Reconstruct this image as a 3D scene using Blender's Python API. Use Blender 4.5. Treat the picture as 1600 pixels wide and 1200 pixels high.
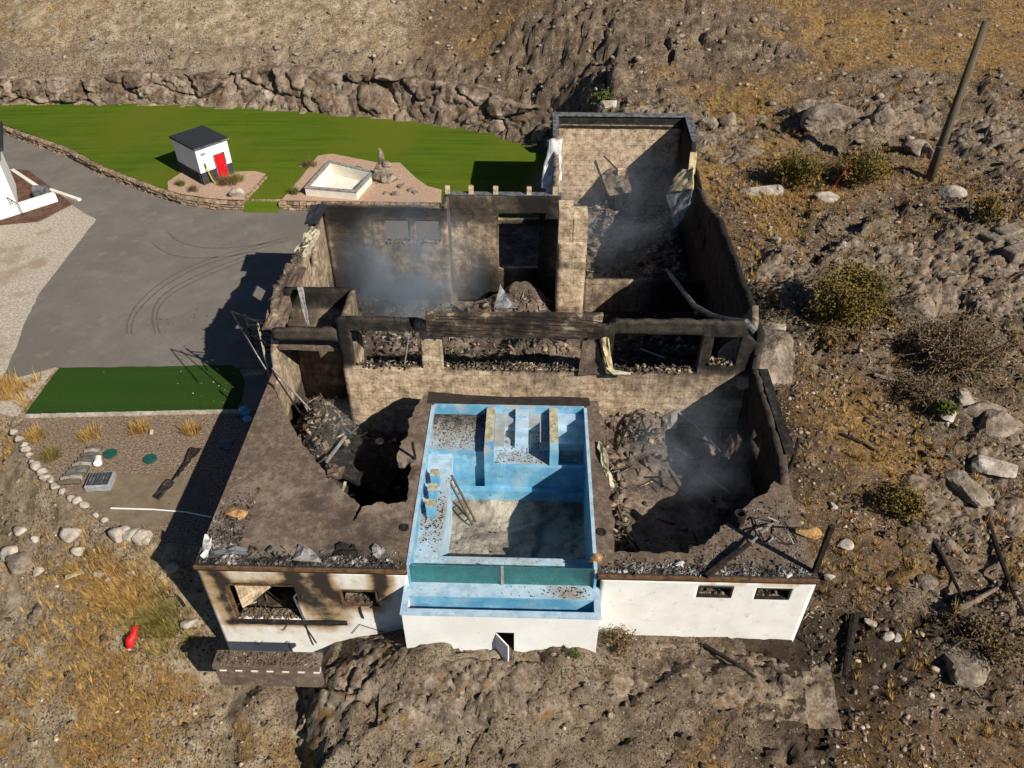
import bpy, bmesh, math, random
import numpy as np
from mathutils import Matrix, Vector, Euler
random.seed(7); rng = np.random.RandomState(7)
for o in list(bpy.data.objects): bpy.data.objects.remove(o)
S = bpy.context.scene; COL = S.collection

# ------------------------------------------------------------------ camera, sky, sun, exposure
TH = math.radians(39.9); PSI = math.radians(1.58); HC = 25.0; FPX = 1250.0
cd = bpy.data.cameras.new('camera'); cam = bpy.data.objects.new('camera', cd); COL.objects.link(cam)
cam.location = (0, 0, HC); cam.rotation_euler = (math.pi/2-TH, 0, PSI)
cd.sensor_width = 36; cd.lens = FPX/1600*36; cd.clip_end = 1500; cd.clip_start = .5
S.camera = cam
SUN = Vector((1, -.85, 1.0)).normalized()
el = math.asin(SUN.z)
W = bpy.data.worlds.new('World'); S.world = W; W.use_nodes = True
nt = W.node_tree; bg = nt.nodes['Background']; sky = nt.nodes.new('ShaderNodeTexSky')
sky.sky_type = 'NISHITA'; sky.sun_disc = False; sky.sun_elevation = el
sky.sun_rotation = math.atan2(SUN.x, SUN.y); sky.altitude = 400
_t = nt.nodes.new('ShaderNodeMix'); _t.data_type = 'RGBA'; _t.blend_type = 'MULTIPLY'; _t.inputs[0].default_value = 1; _t.inputs[7].default_value = (.46, .62, .80, 1)
nt.links.new(sky.outputs[0], _t.inputs[6]); nt.links.new(_t.outputs[2], bg.inputs[0]); bg.inputs[1].default_value = .05
sd = bpy.data.lights.new('sun', 'SUN'); sd.energy = 5.0; sd.angle = math.radians(.5); sd.color = (1, .93, .82)
sun = bpy.data.objects.new('sun', sd); COL.objects.link(sun)
sun.rotation_euler = (-SUN).to_track_quat('-Z', 'Y').to_euler(); sun.location = (40, -34, 40)
S.view_settings.view_transform = 'Standard'; S.view_settings.look = 'None'
S.view_settings.exposure = .30; S.view_settings.gamma = 1; S.view_settings.use_curve_mapping = False

# ------------------------------------------------------------------ photo measurement -> world points
_f0 = np.array([-math.sin(PSI), math.cos(PSI), 0]); _R = np.array([math.cos(PSI), math.sin(PSI), 0]); _Z = np.array([0, 0, 1.])
_fw = _f0*math.cos(TH)-_Z*math.sin(TH); _up = _f0*math.sin(TH)+_Z*math.cos(TH); _C = np.array([0, 0, HC])
def ray(px, py): return _fw+(px-800)/FPX*_R+(600-py)/FPX*_up
def P(px, py, z=0.0):
    d = ray(px, py); return _C+(z-HC)/d[2]*d
def PY(px, py, y):
    d = ray(px, py); return _C+y/d[1]*d
def PX(px, py, x):
    d = ray(px, py); return _C+x/d[0]*d

# ------------------------------------------------------------------ noise
def _h(ix, iy, s):
    n = (ix*374761393+iy*668265263+s*974711) & 0xffffffff
    n = ((n ^ (n >> 13))*1274126177) & 0xffffffff
    return ((n ^ (n >> 16)) & 0xffff)/65535.0
def vn(x, y, s=0):
    x = np.asarray(x, float); y = np.asarray(y, float)
    ix = np.floor(x).astype(np.int64); iy = np.floor(y).astype(np.int64)
    fx = x-ix; fy = y-iy; fx = fx*fx*(3-2*fx); fy = fy*fy*(3-2*fy)
    a = _h(ix, iy, s); b = _h(ix+1, iy, s); c = _h(ix, iy+1, s); d = _h(ix+1, iy+1, s)
    return (a*(1-fx)+b*fx)*(1-fy)+(c*(1-fx)+d*fx)*fy
def fbm(x, y, s=0, o=4):
    t = 0; a = .5; f = 1
    for k in range(o):
        t = t+a*vn(x*f+17*k, y*f-9*k, s+k); a *= .5; f *= 2.03
    return t/(1-.5**o)
def voro(x, y, s=0):
    """fractured rock: height of tilted blocks and nearness of a joint"""
    x = np.asarray(x, float); y = np.asarray(y, float)
    ix = np.floor(x).astype(np.int64); iy = np.floor(y).astype(np.int64)
    d1 = np.full(x.shape, 9.); d2 = np.full(x.shape, 9.); h = np.zeros(x.shape)
    for i in (-1, 0, 1):
        for j in (-1, 0, 1):
            cx = ix+i; cy = iy+j
            px = cx+_h(cx, cy, s); py = cy+_h(cx, cy, s+5)
            dx = x-px; dy = y-py; d = np.hypot(dx, dy)
            hh = _h(cx, cy, s+9)+dx*(_h(cx, cy, s+11)-.5)*1.1+dy*(_h(cx, cy, s+13)-.5)*1.1
            m = d < d1
            d2 = np.where(m, d1, np.minimum(d2, d)); h = np.where(m, hh, h); d1 = np.where(m, d, d1)
    return h, d2-d1
def ss(a, b, x):
    t = np.clip((x-a)/(b-a), 0, 1); return t*t*(3-2*t)

# ------------------------------------------------------------------ materials
def mk(name):
    m = bpy.data.materials.new(name); m.use_nodes = True
    n = m.node_tree; b = n.nodes['Principled BSDF']; b.inputs['Specular IOR Level'].default_value = .25
    return m, n, b
def c4(c): return (c[0], c[1], c[2], 1)
def ramp(n, fac, stops):
    r = n.nodes.new('ShaderNodeValToRGB'); e = r.color_ramp.elements
    if all(.05 < p < .95 for p, _ in stops): stops = [(.5+(p-.5)*.62, c) for p, c in stops]
    while len(e) < len(stops): e.new(.5)
    for k, (p, c) in enumerate(stops): e[k].position = p; e[k].color = c4(c)
    n.links.new(fac, r.inputs[0]); return r.outputs[0]
def mixc(n, fac, a, b, mode='MIX'):
    x = n.nodes.new('ShaderNodeMix'); x.data_type = 'RGBA'; x.blend_type = mode
    for sock, v in ((x.inputs[0], fac), (x.inputs[6], a), (x.inputs[7], b)):
        if isinstance(v, (int, float)): sock.default_value = v
        elif isinstance(v, tuple): sock.default_value = c4(v)
        else: n.links.new(v, sock)
    return x.outputs[2]
def mth(n, op, a, b=0., c=None, clamp=False):
    x = n.nodes.new('ShaderNodeMath'); x.operation = op; x.use_clamp = clamp
    for i, v in enumerate((a, b, c)):
        if v is None: continue
        if isinstance(v, (int, float)): x.inputs[i].default_value = v
        else: n.links.new(v, x.inputs[i])
    return x.outputs[0]
def noise(n, sc, det=6, rough=.6, vec=None, dist=0):
    t = n.nodes.new('ShaderNodeTexNoise'); t.inputs['Scale'].default_value = sc
    t.inputs['Detail'].default_value = det; t.inputs['Roughness'].default_value = rough; t.inputs['Distortion'].default_value = dist
    if vec is None:
        q = n.nodes.new('ShaderNodeTexCoord'); vec = q.outputs['Object']
    n.links.new(vec, t.inputs['Vector']); return t.outputs['Fac']
def attr(n, name, out='Fac'):
    a = n.nodes.new('ShaderNodeAttribute'); a.attribute_name = name; return a.outputs[out]
def sstep(n, v, a, b):
    r = n.nodes.new('ShaderNodeMapRange'); r.interpolation_type = 'SMOOTHSTEP'
    r.inputs['From Min'].default_value = a; r.inputs['From Max'].default_value = b
    n.links.new(v, r.inputs['Value']); return r.outputs['Result']
def mat(name, stops, scale=2., det=8, nrough=.65, rough=.9, bump=.4, bscale=None, bdist=.03, soot=None, icf=False,
        rnd=0., over=(), metallic=0., spec=None, stretch=None):
    m, n, b = mk(name)
    tc = n.nodes.new('ShaderNodeTexCoord'); vec = tc.outputs['Object']
    if stretch:
        mp = n.nodes.new('ShaderNodeMapping'); mp.inputs['Scale'].default_value = stretch
        n.links.new(vec, mp.inputs[0]); vec = mp.outputs[0]
    f = noise(n, scale, det, nrough, vec)
    col = ramp(n, f, stops)
    for (sc, c, lo, hi) in over:
        col = mixc(n, sstep(n, noise(n, sc, 5, .6, vec), lo, hi), col, c)
    hsock = noise(n, bscale or scale*6, 6, .65, vec)
    if icf:
        sx = n.nodes.new('ShaderNodeSeparateXYZ'); n.links.new(tc.outputs['Object'], sx.inputs[0])
        cx = n.nodes.new('ShaderNodeCombineXYZ'); n.links.new(mth(n, 'ADD', sx.outputs[0], sx.outputs[1]), cx.inputs[0]); n.links.new(sx.outputs[2], cx.inputs[1])
        facs = []
        for (bw, rh, ms) in ((1.2, .4, .012), (.2, .4, .012)):
            bt = n.nodes.new('ShaderNodeTexBrick'); bt.offset = 0
            bt.inputs['Scale'].default_value = 1; bt.inputs['Brick Width'].default_value = bw; bt.inputs['Row Height'].default_value = rh
            bt.inputs['Mortar Size'].default_value = ms; bt.inputs['Mortar Smooth'].default_value = .4
            n.links.new(cx.outputs[0], bt.inputs['Vector']); facs.append(bt.outputs['Fac'])
        g = mth(n, 'MULTIPLY', mth(n, 'ADD', mth(n, 'MULTIPLY', facs[0], .9), mth(n, 'MULTIPLY', facs[1], .55)), sstep(n, noise(n, .5, 5, .7), .36, .54))
        col = mixc(n, mth(n, 'MULTIPLY', g, .30, None, True), col, (.10, .07, .05))
        hsock = mth(n, 'SUBTRACT', hsock, mth(n, 'MULTIPLY', g, .35))
    if rnd:
        a = attr(n, 'rnd'); k = mth(n, 'ADD', mth(n, 'MULTIPLY', a, rnd*2), 1-rnd)
        cc = n.nodes.new('ShaderNodeCombineXYZ'); [n.links.new(k, cc.inputs[i]) for i in range(3)]
        col = mixc(n, 1., col, cc.outputs[0], 'MULTIPLY')
    if soot is not None:
        s = mth(n, 'ADD', attr(n, 'soot'), mth(n, 'MULTIPLY', mth(n, 'SUBTRACT', noise(n, 1.1, 8, .7), .5), 1.2))
        _mp = n.nodes.new('ShaderNodeMapping'); _mp.inputs['Scale'].default_value = (3.2, 3.2, .45); n.links.new(tc.outputs['Object'], _mp.inputs[0])
        s = mth(n, 'ADD', s, mth(n, 'MULTIPLY', mth(n, 'SUBTRACT', noise(n, 1., 5, .6, _mp.outputs[0]), .5), .7))
        s2 = mth(n, 'ADD', attr(n, 'soot'), mth(n, 'MULTIPLY', mth(n, 'SUBTRACT', noise(n, 2.3, 8, .6), .5), .8))
        col = mixc(n, sstep(n, mth(n, 'ADD', mth(n, 'MULTIPLY', s, .6), mth(n, 'MULTIPLY', s2, .4)), .16, .72), col, soot[0])
        col = mixc(n, sstep(n, s2, .6, 1.05), col, soot[1])
    n.links.new(col, b.inputs['Base Color']); b.inputs['Roughness'].default_value = rough; b.inputs['Metallic'].default_value = metallic
    if spec is not None: b.inputs['Specular IOR Level'].default_value = spec
    if bump:
        bp = n.nodes.new('ShaderNodeBump'); bp.inputs['Strength'].default_value = bump; bp.inputs['Distance'].default_value = bdist
        n.links.new(hsock, bp.inputs['Height']); n.links.new(bp.outputs[0], b.inputs['Normal'])
    return m

SOOT = ((.078, .060, .046), (.016, .0145, .013))
m_icf = mat('burnt_cream_foam_concrete', [(.3, (.20, .14, .09)), (.44, (.42, .31, .205)), (.56, (.58, .45, .31)), (.7, (.70, .59, .44))], 1.9, 13, .8, bump=.9, bscale=4.5, bdist=.06, soot=SOOT, icf=True,
            over=((.9, (.30, .215, .14), .55, .68), (4.5, (.13, .095, .065), .60, .70)))
m_stucco = mat('white_stucco', [(.3, (.72, .70, .65)), (.7, (.82, .81, .78))], .8, bump=.15, bscale=40, bdist=.01, over=((2.3, (.60, .56, .48), .56, .75), (17, (.45, .40, .34), .70, .74)), soot=((.42, .30, .17), (.035, .025, .02)))
m_deck = mat('scorched_concrete_slab', [(.3, (.055, .039, .028)), (.5, (.145, .105, .076)), (.68, (.29, .22, .165))], 3.2, 14, .9, bump=.9, bscale=14, bdist=.03,
             soot=((.045, .034, .027), (.010, .009, .009)), over=((.30, (.27, .21, .16), .50, .66), (.55, (.075, .055, .042), .54, .66), (1.7, (.12, .085, .065), .52, .66), (7, (.05, .04, .035), .58, .7), (2.2, (.30, .20, .12), .62, .78), (22, (.33, .27, .22), .64, .72)))
m_char = mat('charred_black', [(.3, (.008, .008, .008)), (.6, (.028, .024, .021)), (.75, (.07, .055, .045))], 3, bump=.8)
m_wood = mat('charred_timber', [(.35, (.010, .008, .007)), (.7, (.045, .032, .024))], 5, bump=1, stretch=(1, 1, 5))
m_panel = mat('smoke_blackened_panel', [(.3, (.016, .013, .011)), (.48, (.04, .03, .023)), (.56, (.10, .07, .05)), (.6, (.05, .037, .028)), (.68, (.30, .23, .17))], .9, 12, .68, bump=.4)
m_rub = mat('fire_rubble', [(.28, (.03, .025, .02)), (.5, (.13, .10, .075)), (.72, (.42, .32, .23))], 1.6, 10, .75, bump=.5, bscale=11, bdist=.03, rnd=.75)
m_ash = mat('grey_ash', [(.3, (.02, .018, .017)), (.5, (.10, .09, .082)), (.68, (.38, .36, .34))], 1.6, 10, .7, bump=1, bscale=18, rnd=.6)
m_floor = mat('burnt_floor_debris', [(.3, (.05, .04, .034)), (.5, (.17, .13, .098)), (.7, (.34, .265, .20))], .9, 12, .75, bump=1, bscale=6, bdist=.12,
              soot=((.05, .038, .03), (.012, .011, .01)))
m_blue = mat('blue_pool_paint', [(.3, (.095, .30, .47)), (.5, (.14, .37, .55)), (.7, (.24, .47, .62))], .9, 9, .6, rough=.55, bump=.1, bscale=10, over=((1.7, (.30, .50, .60), .55, .68), (3.2, (.09, .22, .33), .60, .74), (12, (.10, .16, .20), .68, .74)),
             soot=((.42, .44, .44), (.05, .045, .04)))
m_bluel = mat('pale_blue_pool_ledge', [(.3, (.28, .42, .54)), (.6, (.42, .55, .65))], 2, 9, .6, bump=.2, soot=((.30, .28, .25), (.04, .035, .03)), over=((9, (.10, .085, .075), .62, .7),))
m_cop = mat('sooty_yellow_coping', [(.35, (.30, .27, .17)), (.6, (.50, .47, .33))], 3, bump=.2, over=((6, (.07, .06, .05), .58, .7),))
m_silt = mat('silted_pool_floor', [(.3, (.15, .13, .105)), (.52, (.33, .295, .24)), (.7, (.48, .43, .35))], .9, 10, .6, bump=1, bscale=2.2, bdist=.25, over=((8, (.05, .045, .04), .6, .7),))
m_yel = mat('scorched_yellow_membrane', [(.35, (.33, .26, .13)), (.6, (.58, .48, .28))], 2, bump=.3, over=((3, (.04, .035, .03), .6, .68),))
m_memb = mat('white_membrane', [(.35, (.45, .45, .44)), (.7, (.75, .75, .74))], 1.5, bump=.3, over=((1.6, (.12, .11, .1), .58, .7),))
m_metal = mat('sooty_sheet_metal', [(.35, (.07, .075, .08)), (.6, (.20, .21, .22))], 3, rough=.6, bump=.2, metallic=.3)
m_rust = mat('rusted_flashing', [(.3, (.05, .03, .02)), (.6, (.16, .085, .04))], 3, rough=.8, bump=.3)
m_gray = mat('grey_twisted_metal', [(.3, (.16, .15, .14)), (.6, (.34, .32, .29))], 4, rough=.6, bump=.3)
m_dark = mat('dark_roof_membrane', [(.4, (.022, .024, .030)), (.65, (.034, .037, .046))], 6, rough=.75, bump=.1)
m_plinth = mat('charcoal_stone_cladding', [(.35, (.03, .03, .033)), (.65, (.06, .06, .063))], 5, rough=.9, bump=.4)
m_white = mat('white_painted_render', [(.35, (.75, .74, .71)), (.7, (.83, .83, .81))], 1, bump=.08, over=((2.0, (.63, .60, .54), .57, .78), (15, (.5, .46, .4), .70, .75)))
m_cream = mat('cream_render', [(.35, (.68, .64, .54)), (.7, (.78, .74, .64))], 1.5, bump=.1, over=((5, (.45, .40, .32), .62, .75),))
m_red = mat('red_door_paint', [(.4, (.50, .008, .012)), (.6, (.58, .012, .018))], 4, rough=.5, bump=.05)
m_hose = mat('yellow_hose', [(.4, (.55, .45, .05)), (.6, (.65, .53, .08))], 4, rough=.5, bump=0)
m_asph = mat('asphalt', [(.3, (.145, .130, .114)), (.55, (.170, .152, .134)), (.75, (.195, .175, .155))], .35, 12, .75, bump=.35, bscale=60, bdist=.01,
             over=((.22, (.145, .128, .110), .5, .62), (.9, (.20, .176, .15), .56, .72), (3.5, (.115, .10, .088), .62, .72), (40, (.26, .24, .21), .70, .76)))
m_tyre = mat('tyre_marks', [(.3, (.095, .083, .072)), (.7, (.14, .122, .105))], 3, bump=.1)
m_gravel = mat('brown_gravel', [(.35, (.10, .068, .045)), (.5, (.21, .15, .105)), (.65, (.38, .30, .215))], 9, 8, .8, bump=1, bscale=22, bdist=.05)
m_wgrav = mat('pale_gravel', [(.35, (.30, .25, .19)), (.5, (.44, .38, .30)), (.65, (.62, .56, .47))], 6, 9, .8, bump=1, bscale=20, bdist=.05, over=((.35, (.34, .26, .18), .52, .68),))
m_pink = mat('pink_gravel', [(.35, (.30, .19, .125)), (.5, (.42, .28, .195)), (.65, (.55, .39, .29))], 10, 8, .8, bump=.8, bscale=20, bdist=.04)
m_mud = mat('packed_sand', [(.3, (.15, .115, .075)), (.7, (.22, .17, .115))], 1.5, 10, .7, bump=.5, bscale=12)
m_stone = mat('brown_retaining_stone', [(.3, (.13, .085, .055)), (.5, (.26, .18, .12)), (.68, (.40, .30, .21))], 3.5, 8, .7, bump=1, bscale=9, bdist=.06, rnd=.3)
m_rock = mat('grey_granite', [(.28, (.075, .056, .042)), (.46, (.20, .158, .12)), (.64, (.37, .31, .245))], .9, 12, .72, bump=1, bscale=5, bdist=.12, rnd=.3,
             over=((1.6, (.16, .10, .06), .6, .72), (4, (.05, .045, .04), .62, .7)))
m_cliff = mat('brown_fractured_rock', [(.28, (.06, .042, .03)), (.46, (.17, .125, .09)), (.64, (.32, .255, .195)), (.74, (.46, .39, .31))], .55, 13, .75, bump=1, bscale=2.5, bdist=.2, rnd=.3,
             over=((1.2, (.19, .105, .05), .56, .68), (3, (.05, .04, .03), .58, .68)))
m_wrock = mat('pale_boulder', [(.3, (.27, .225, .175)), (.5, (.42, .37, .31)), (.7, (.56, .51, .45))], 1.4, 8, .7, bump=.7, bscale=8, bdist=.05, over=((2.2, (.35, .25, .16), .62, .74),))
m_twig = mat('dry_twig', [(.35, (.13, .095, .065)), (.65, (.26, .2, .15))], 6, bump=.3)
m_pole = mat('weathered_pole_timber', [(.3, (.085, .066, .042)), (.7, (.155, .125, .085))], 2, bump=.5, stretch=(6, 6, .4))
m_orange = mat('orange_marker', [(.4, (.5, .07, .02)), (.6, (.6, .1, .03))], 4, bump=0)
m_redp = mat('red_plastic', [(.4, (.55, .012, .02)), (.6, (.68, .02, .03))], 3, rough=.45, bump=.1)
m_green = mat('dark_green_plastic', [(.4, (.015, .07, .055)), (.6, (.02, .09, .07))], 5, rough=.5, bump=.1)
m_pgrey = mat('grey_precast', [(.4, (.24, .25, .26)), (.6, (.34, .35, .36))], 5, bump=.2)
m_bluep = mat('blue_scrap_plastic', [(.4, (.08, .3, .55)), (.6, (.2, .45, .7))], 4, rough=.5, bump=.2)
m_brown = mat('reddish_brown_decking', [(.4, (.09, .045, .03)), (.6, (.14, .075, .05))], 2, bump=.2)

def leafmat(name, a, b_, c):
    m, n, b = mk(name)
    r = ramp(n, attr(n, 'rnd'), [(0, a), (.5, b_), (1, c)])
    r = mixc(n, sstep(n, noise(n, .7, 4), .4, .65), r, c)
    n.links.new(r, b.inputs['Base Color']); b.inputs['Roughness'].default_value = .85; b.inputs['Specular IOR Level'].default_value = .1
    return m
m_dry = leafmat('dry_grass_blades', (.19, .10, .03), (.40, .235, .07), (.54, .36, .13))
m_drygreen = leafmat('half_green_grass_blades', (.07, .07, .015), (.20, .17, .04), (.30, .24, .08))
m_leaf = leafmat('olive_leaves', (.045, .040, .012), (.13, .105, .026), (.24, .16, .05))
m_leafb = leafmat('brown_leaves', (.06, .04, .02), (.15, .10, .045), (.24, .17, .09))
m_leafg = leafmat('green_leaves', (.03, .045, .01), (.08, .11, .025), (.16, .18, .05))

def lawnmat(name, a, b_, stripe, sc, bump=.5):
    m, n, b = mk(name)
    tc = n.nodes.new('ShaderNodeTexCoord'); mp = n.nodes.new('ShaderNodeMapping')
    mp.inputs['Rotation'].default_value = (0, 0, math.radians(-6)); mp.inputs['Scale'].default_value = (.05, 1.1, 1)
    n.links.new(tc.outputs['Object'], mp.inputs[0])
    f = noise(n, 1.2*sc, 5, .6, mp.outputs[0], .4)
    col = ramp(n, f, [(.2, a), (.85, b_)])
    col = mixc(n, sstep(n, noise(n, .12, 6), .42, .62), col, stripe)
    g = noise(n, 14, 8, .9); col = mixc(n, mth(n, 'MULTIPLY', sstep(n, g, .44, .62), .55), col, (a[0]*.45, a[1]*.45, a[2]*.45))
    n.links.new(col, b.inputs['Base Color']); b.inputs['Roughness'].default_value = .9; b.inputs['Specular IOR Level'].default_value = .1
    bp = n.nodes.new('ShaderNodeBump'); bp.inputs['Strength'].default_value = bump; bp.inputs['Distance'].default_value = .05
    n.links.new(g, bp.inputs['Height']); n.links.new(bp.outputs[0], b.inputs['Normal']); return m
m_lawn = lawnmat('mown_lawn', (.058, .100, .006), (.115, .172, .010), (.115, .145, .012), 1.6)
m_turf = lawnmat('artificial_turf', (.022, .055, .008), (.036, .085, .012), (.03, .06, .01), .6)

def glassmat():
    m, n, b = mk('green_acrylic'); b.inputs['Base Color'].default_value = (.22, .62, .56, 1)
    b.inputs['Transmission Weight'].default_value = .96; b.inputs['Roughness'].default_value = .06; b.inputs['IOR'].default_value = 1.15
    a = mth(n, 'MULTIPLY', sstep(n, noise(n, 14, 6, .8), .55, .72), .8)  # dark blotches painted in as shadows seen through the pane
    n.links.new(mixc(n, a, (.34, .72, .68), (.05, .12, .10)), b.inputs['Base Color'])
    n.links.new(mth(n, 'SUBTRACT', .93, mth(n, 'MULTIPLY', a, .6)), b.inputs['Transmission Weight'])
    return m
m_glass = glassmat()
m_pane = mat('dark_window_pane', [(.4, (.02, .025, .03)), (.6, (.03, .035, .04))], 3, rough=.15, bump=0, spec=.5)

def groundmat():
    m, n, b = mk('dry_hillside_ground')
    rock, burn, grass, dry = attr(n, 'rock'), attr(n, 'burn'), attr(n, 'grass'), attr(n, 'pale')
    soilA = ramp(n, noise(n, 1.3, 14, .82), [(.30, (.032, .019, .011)), (.45, (.135, .080, .043)), (.6, (.28, .175, .095)), (.75, (.50, .36, .23))])
    soilB = ramp(n, noise(n, 1.0, 13, .78), [(.3, (.20, .14, .08)), (.46, (.40, .30, .185)), (.6, (.54, .43, .29)), (.75, (.68, .59, .46))])
    soil = mixc(n, dry, soilA, soilB)
    gr = ramp(n, noise(n, 3.2, 12, .8), [(.32, (.10, .055, .02)), (.48, (.32, .18, .06)), (.66, (.52, .34, .13))])
    gf = sstep(n, mth(n, 'ADD', grass, mth(n, 'MULTIPLY', mth(n, 'SUBTRACT', noise(n, .9, 12, .8), .5), 2.2)), .40, .70)
    col = mixc(n, mth(n, 'MULTIPLY', gf, .85), soil, gr)
    tc = n.nodes.new('ShaderNodeTexCoord'); hs_sum = None
    patch = sstep(n, noise(n, .35, 8, .65), .34, .52)
    chips = []
    for sc, thr in ((4.2, .66), (8.5, .55), (15, .6)):
        v = n.nodes.new('ShaderNodeTexVoronoi'); v.inputs['Scale'].default_value = sc; v.distance = 'CHEBYCHEV' if sc > 5 else 'MANHATTAN'
        n.links.new(tc.outputs['Object'], v.inputs['Vector'])
        hs = n.nodes.new('ShaderNodeSeparateColor'); n.links.new(v.outputs['Color'], hs.inputs[0])
        st = mth(n, 'MULTIPLY', sstep(n, hs.outputs[0], thr, thr+.04), sstep(n, mth(n, 'SUBTRACT', 0, v.outputs['Distance']), -.40, -.30))
        scol = ramp(n, hs.outputs[1], [(0, (.04, .03, .02)), (.5, (.15, .11, .08)), (.8, (.34, .27, .20)), (1, (.66, .58, .48))])
        stf = mth(n, 'MULTIPLY', mth(n, 'MULTIPLY', st, patch), .85)
        chips.append((stf, scol)); hs_sum = stf if hs_sum is None else mth(n, 'ADD', hs_sum, stf)
    rk = ramp(n, noise(n, .8, 14, .8), [(.3, (.045, .030, .020)), (.44, (.145, .102, .068)), (.58, (.30, .225, .155)), (.72, (.48, .39, .29))])
    rk = mixc(n, mth(n, 'MULTIPLY', dry, .8), rk, ramp(n, noise(n, .6, 14, .8), [(.3, (.15, .105, .065)), (.45, (.36, .275, .18)), (.6, (.52, .43, .31)), (.75, (.64, .56, .44))]))
    rk = mixc(n, sstep(n, noise(n, 1.2, 9, .75), .52, .66), rk, (.17, .105, .055))
    rk = mixc(n, mth(n, 'MULTIPLY', sstep(n, noise(n, 4, 9, .85), .54, .66), .85), rk, (.04, .034, .028))
    rf = sstep(n, mth(n, 'ADD', rock, mth(n, 'MULTIPLY', mth(n, 'SUBTRACT', noise(n, 1.5, 8, .75), .5), .9)), .40, .55)
    col = mixc(n, rf, col, rk)
    for stf, scol in chips: col = mixc(n, stf, col, scol)
    bf = sstep(n, mth(n, 'ADD', burn, mth(n, 'MULTIPLY', mth(n, 'SUBTRACT', noise(n, .9, 12, .8), .5), 1.9)), .35, .85)
    col = mixc(n, mth(n, 'MULTIPLY', bf, .72), col, (.030, .021, .015))
    n.links.new(col, b.inputs['Base Color']); b.inputs['Roughness'].default_value = .95; b.inputs['Specular IOR Level'].default_value = .12
    h = mth(n, 'ADD', noise(n, 3.5, 14, .85), mth(n, 'MULTIPLY', hs_sum, .5))
    bp = n.nodes.new('ShaderNodeBump'); bp.inputs['Strength'].default_value = 1; bp.inputs['Distance'].default_value = .22
    n.links.new(h, bp.inputs['Height']); n.links.new(bp.outputs[0], b.inputs['Normal']); return m
m_ground = groundmat()

# ------------------------------------------------------------------ mesh helpers
ORG = {}
def raw(name, V, F, m, attrs=None, smooth=False):
    me = bpy.data.meshes.new(name); me.from_pydata([tuple(v) for v in V], [], [tuple(f) for f in F])
    me.materials.append(m)
    if attrs:
        for k, a in attrs.items():
            t = me.attributes.new(k, 'FLOAT', 'POINT'); t.data.foreach_set('value', np.asarray(a, np.float32))
    if smooth: me.polygons.foreach_set('use_smooth', [True]*len(me.polygons))
    me.update(); return me
def fast(name, V, F, m, attrs=None, smooth=False):
    """big meshes; F is an (n,3) or (n,4) int array"""
    me = bpy.data.meshes.new(name); V = np.asarray(V, np.float32); F = np.asarray(F, np.int32); k = F.shape[1]
    me.vertices.add(len(V)); me.vertices.foreach_set('co', V.ravel())
    me.loops.add(F.size); me.loops.foreach_set('vertex_index', F.ravel())
    me.polygons.add(len(F)); me.polygons.foreach_set('loop_start', np.arange(0, F.size, k, dtype=np.int32))
    me.polygons.foreach_set('loop_total', np.full(len(F), k, np.int32))
    if smooth: me.polygons.foreach_set('use_smooth', np.ones(len(F), bool))
    me.update(calc_edges=True); me.validate()
    if attrs:
        for kk, a in attrs.items():
            t = me.attributes.new(kk, 'FLOAT', 'POINT'); t.data.foreach_set('value', np.asarray(a, np.float32))
    me.materials.append(m); return me
def root_loc(parent):
    return ORG.get(parent.name, Vector((0, 0, 0)))
def link(name, me, parent=None, loc=None, kind=None):
    """top level: mesh recentred on loc; child: world verts moved into the parent's frame"""
    o = bpy.data.objects.new(name, me); COL.objects.link(o)
    if parent is not None:
        off = root_loc(parent); me.transform(Matrix.Translation(-off)); o.parent = parent; ORG[o.name] = off
    elif loc is not None:
        off = Vector(loc); me.transform(Matrix.Translation(-off)); o.location = off; ORG[o.name] = off
    if kind: o['kind'] = kind
    return o
def autoloc(me):
    n = len(me.vertices); a = np.empty(n*3, np.float32); me.vertices.foreach_get('co', a); a = a.reshape(-1, 3)
    return ((a[:, 0].min()+a[:, 0].max())/2, (a[:, 1].min()+a[:, 1].max())/2, a[:, 2].min())
def thing(name, label, cat, loc, rz=0, group=None):
    o = bpy.data.objects.new(name, None); COL.objects.link(o); o.empty_display_size = .3
    o.location = loc; o.rotation_euler = (0, 0, rz); o['label'] = label; o['category'] = cat
    if group: o['group'] = group
    ORG[o.name] = Vector(loc); return o
def tag(o, label, cat, group=None, kind=None):
    o['label'] = label
    if cat: o['category'] = cat
    if group: o['group'] = group
    if kind: o['kind'] = kind
    return o
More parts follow.
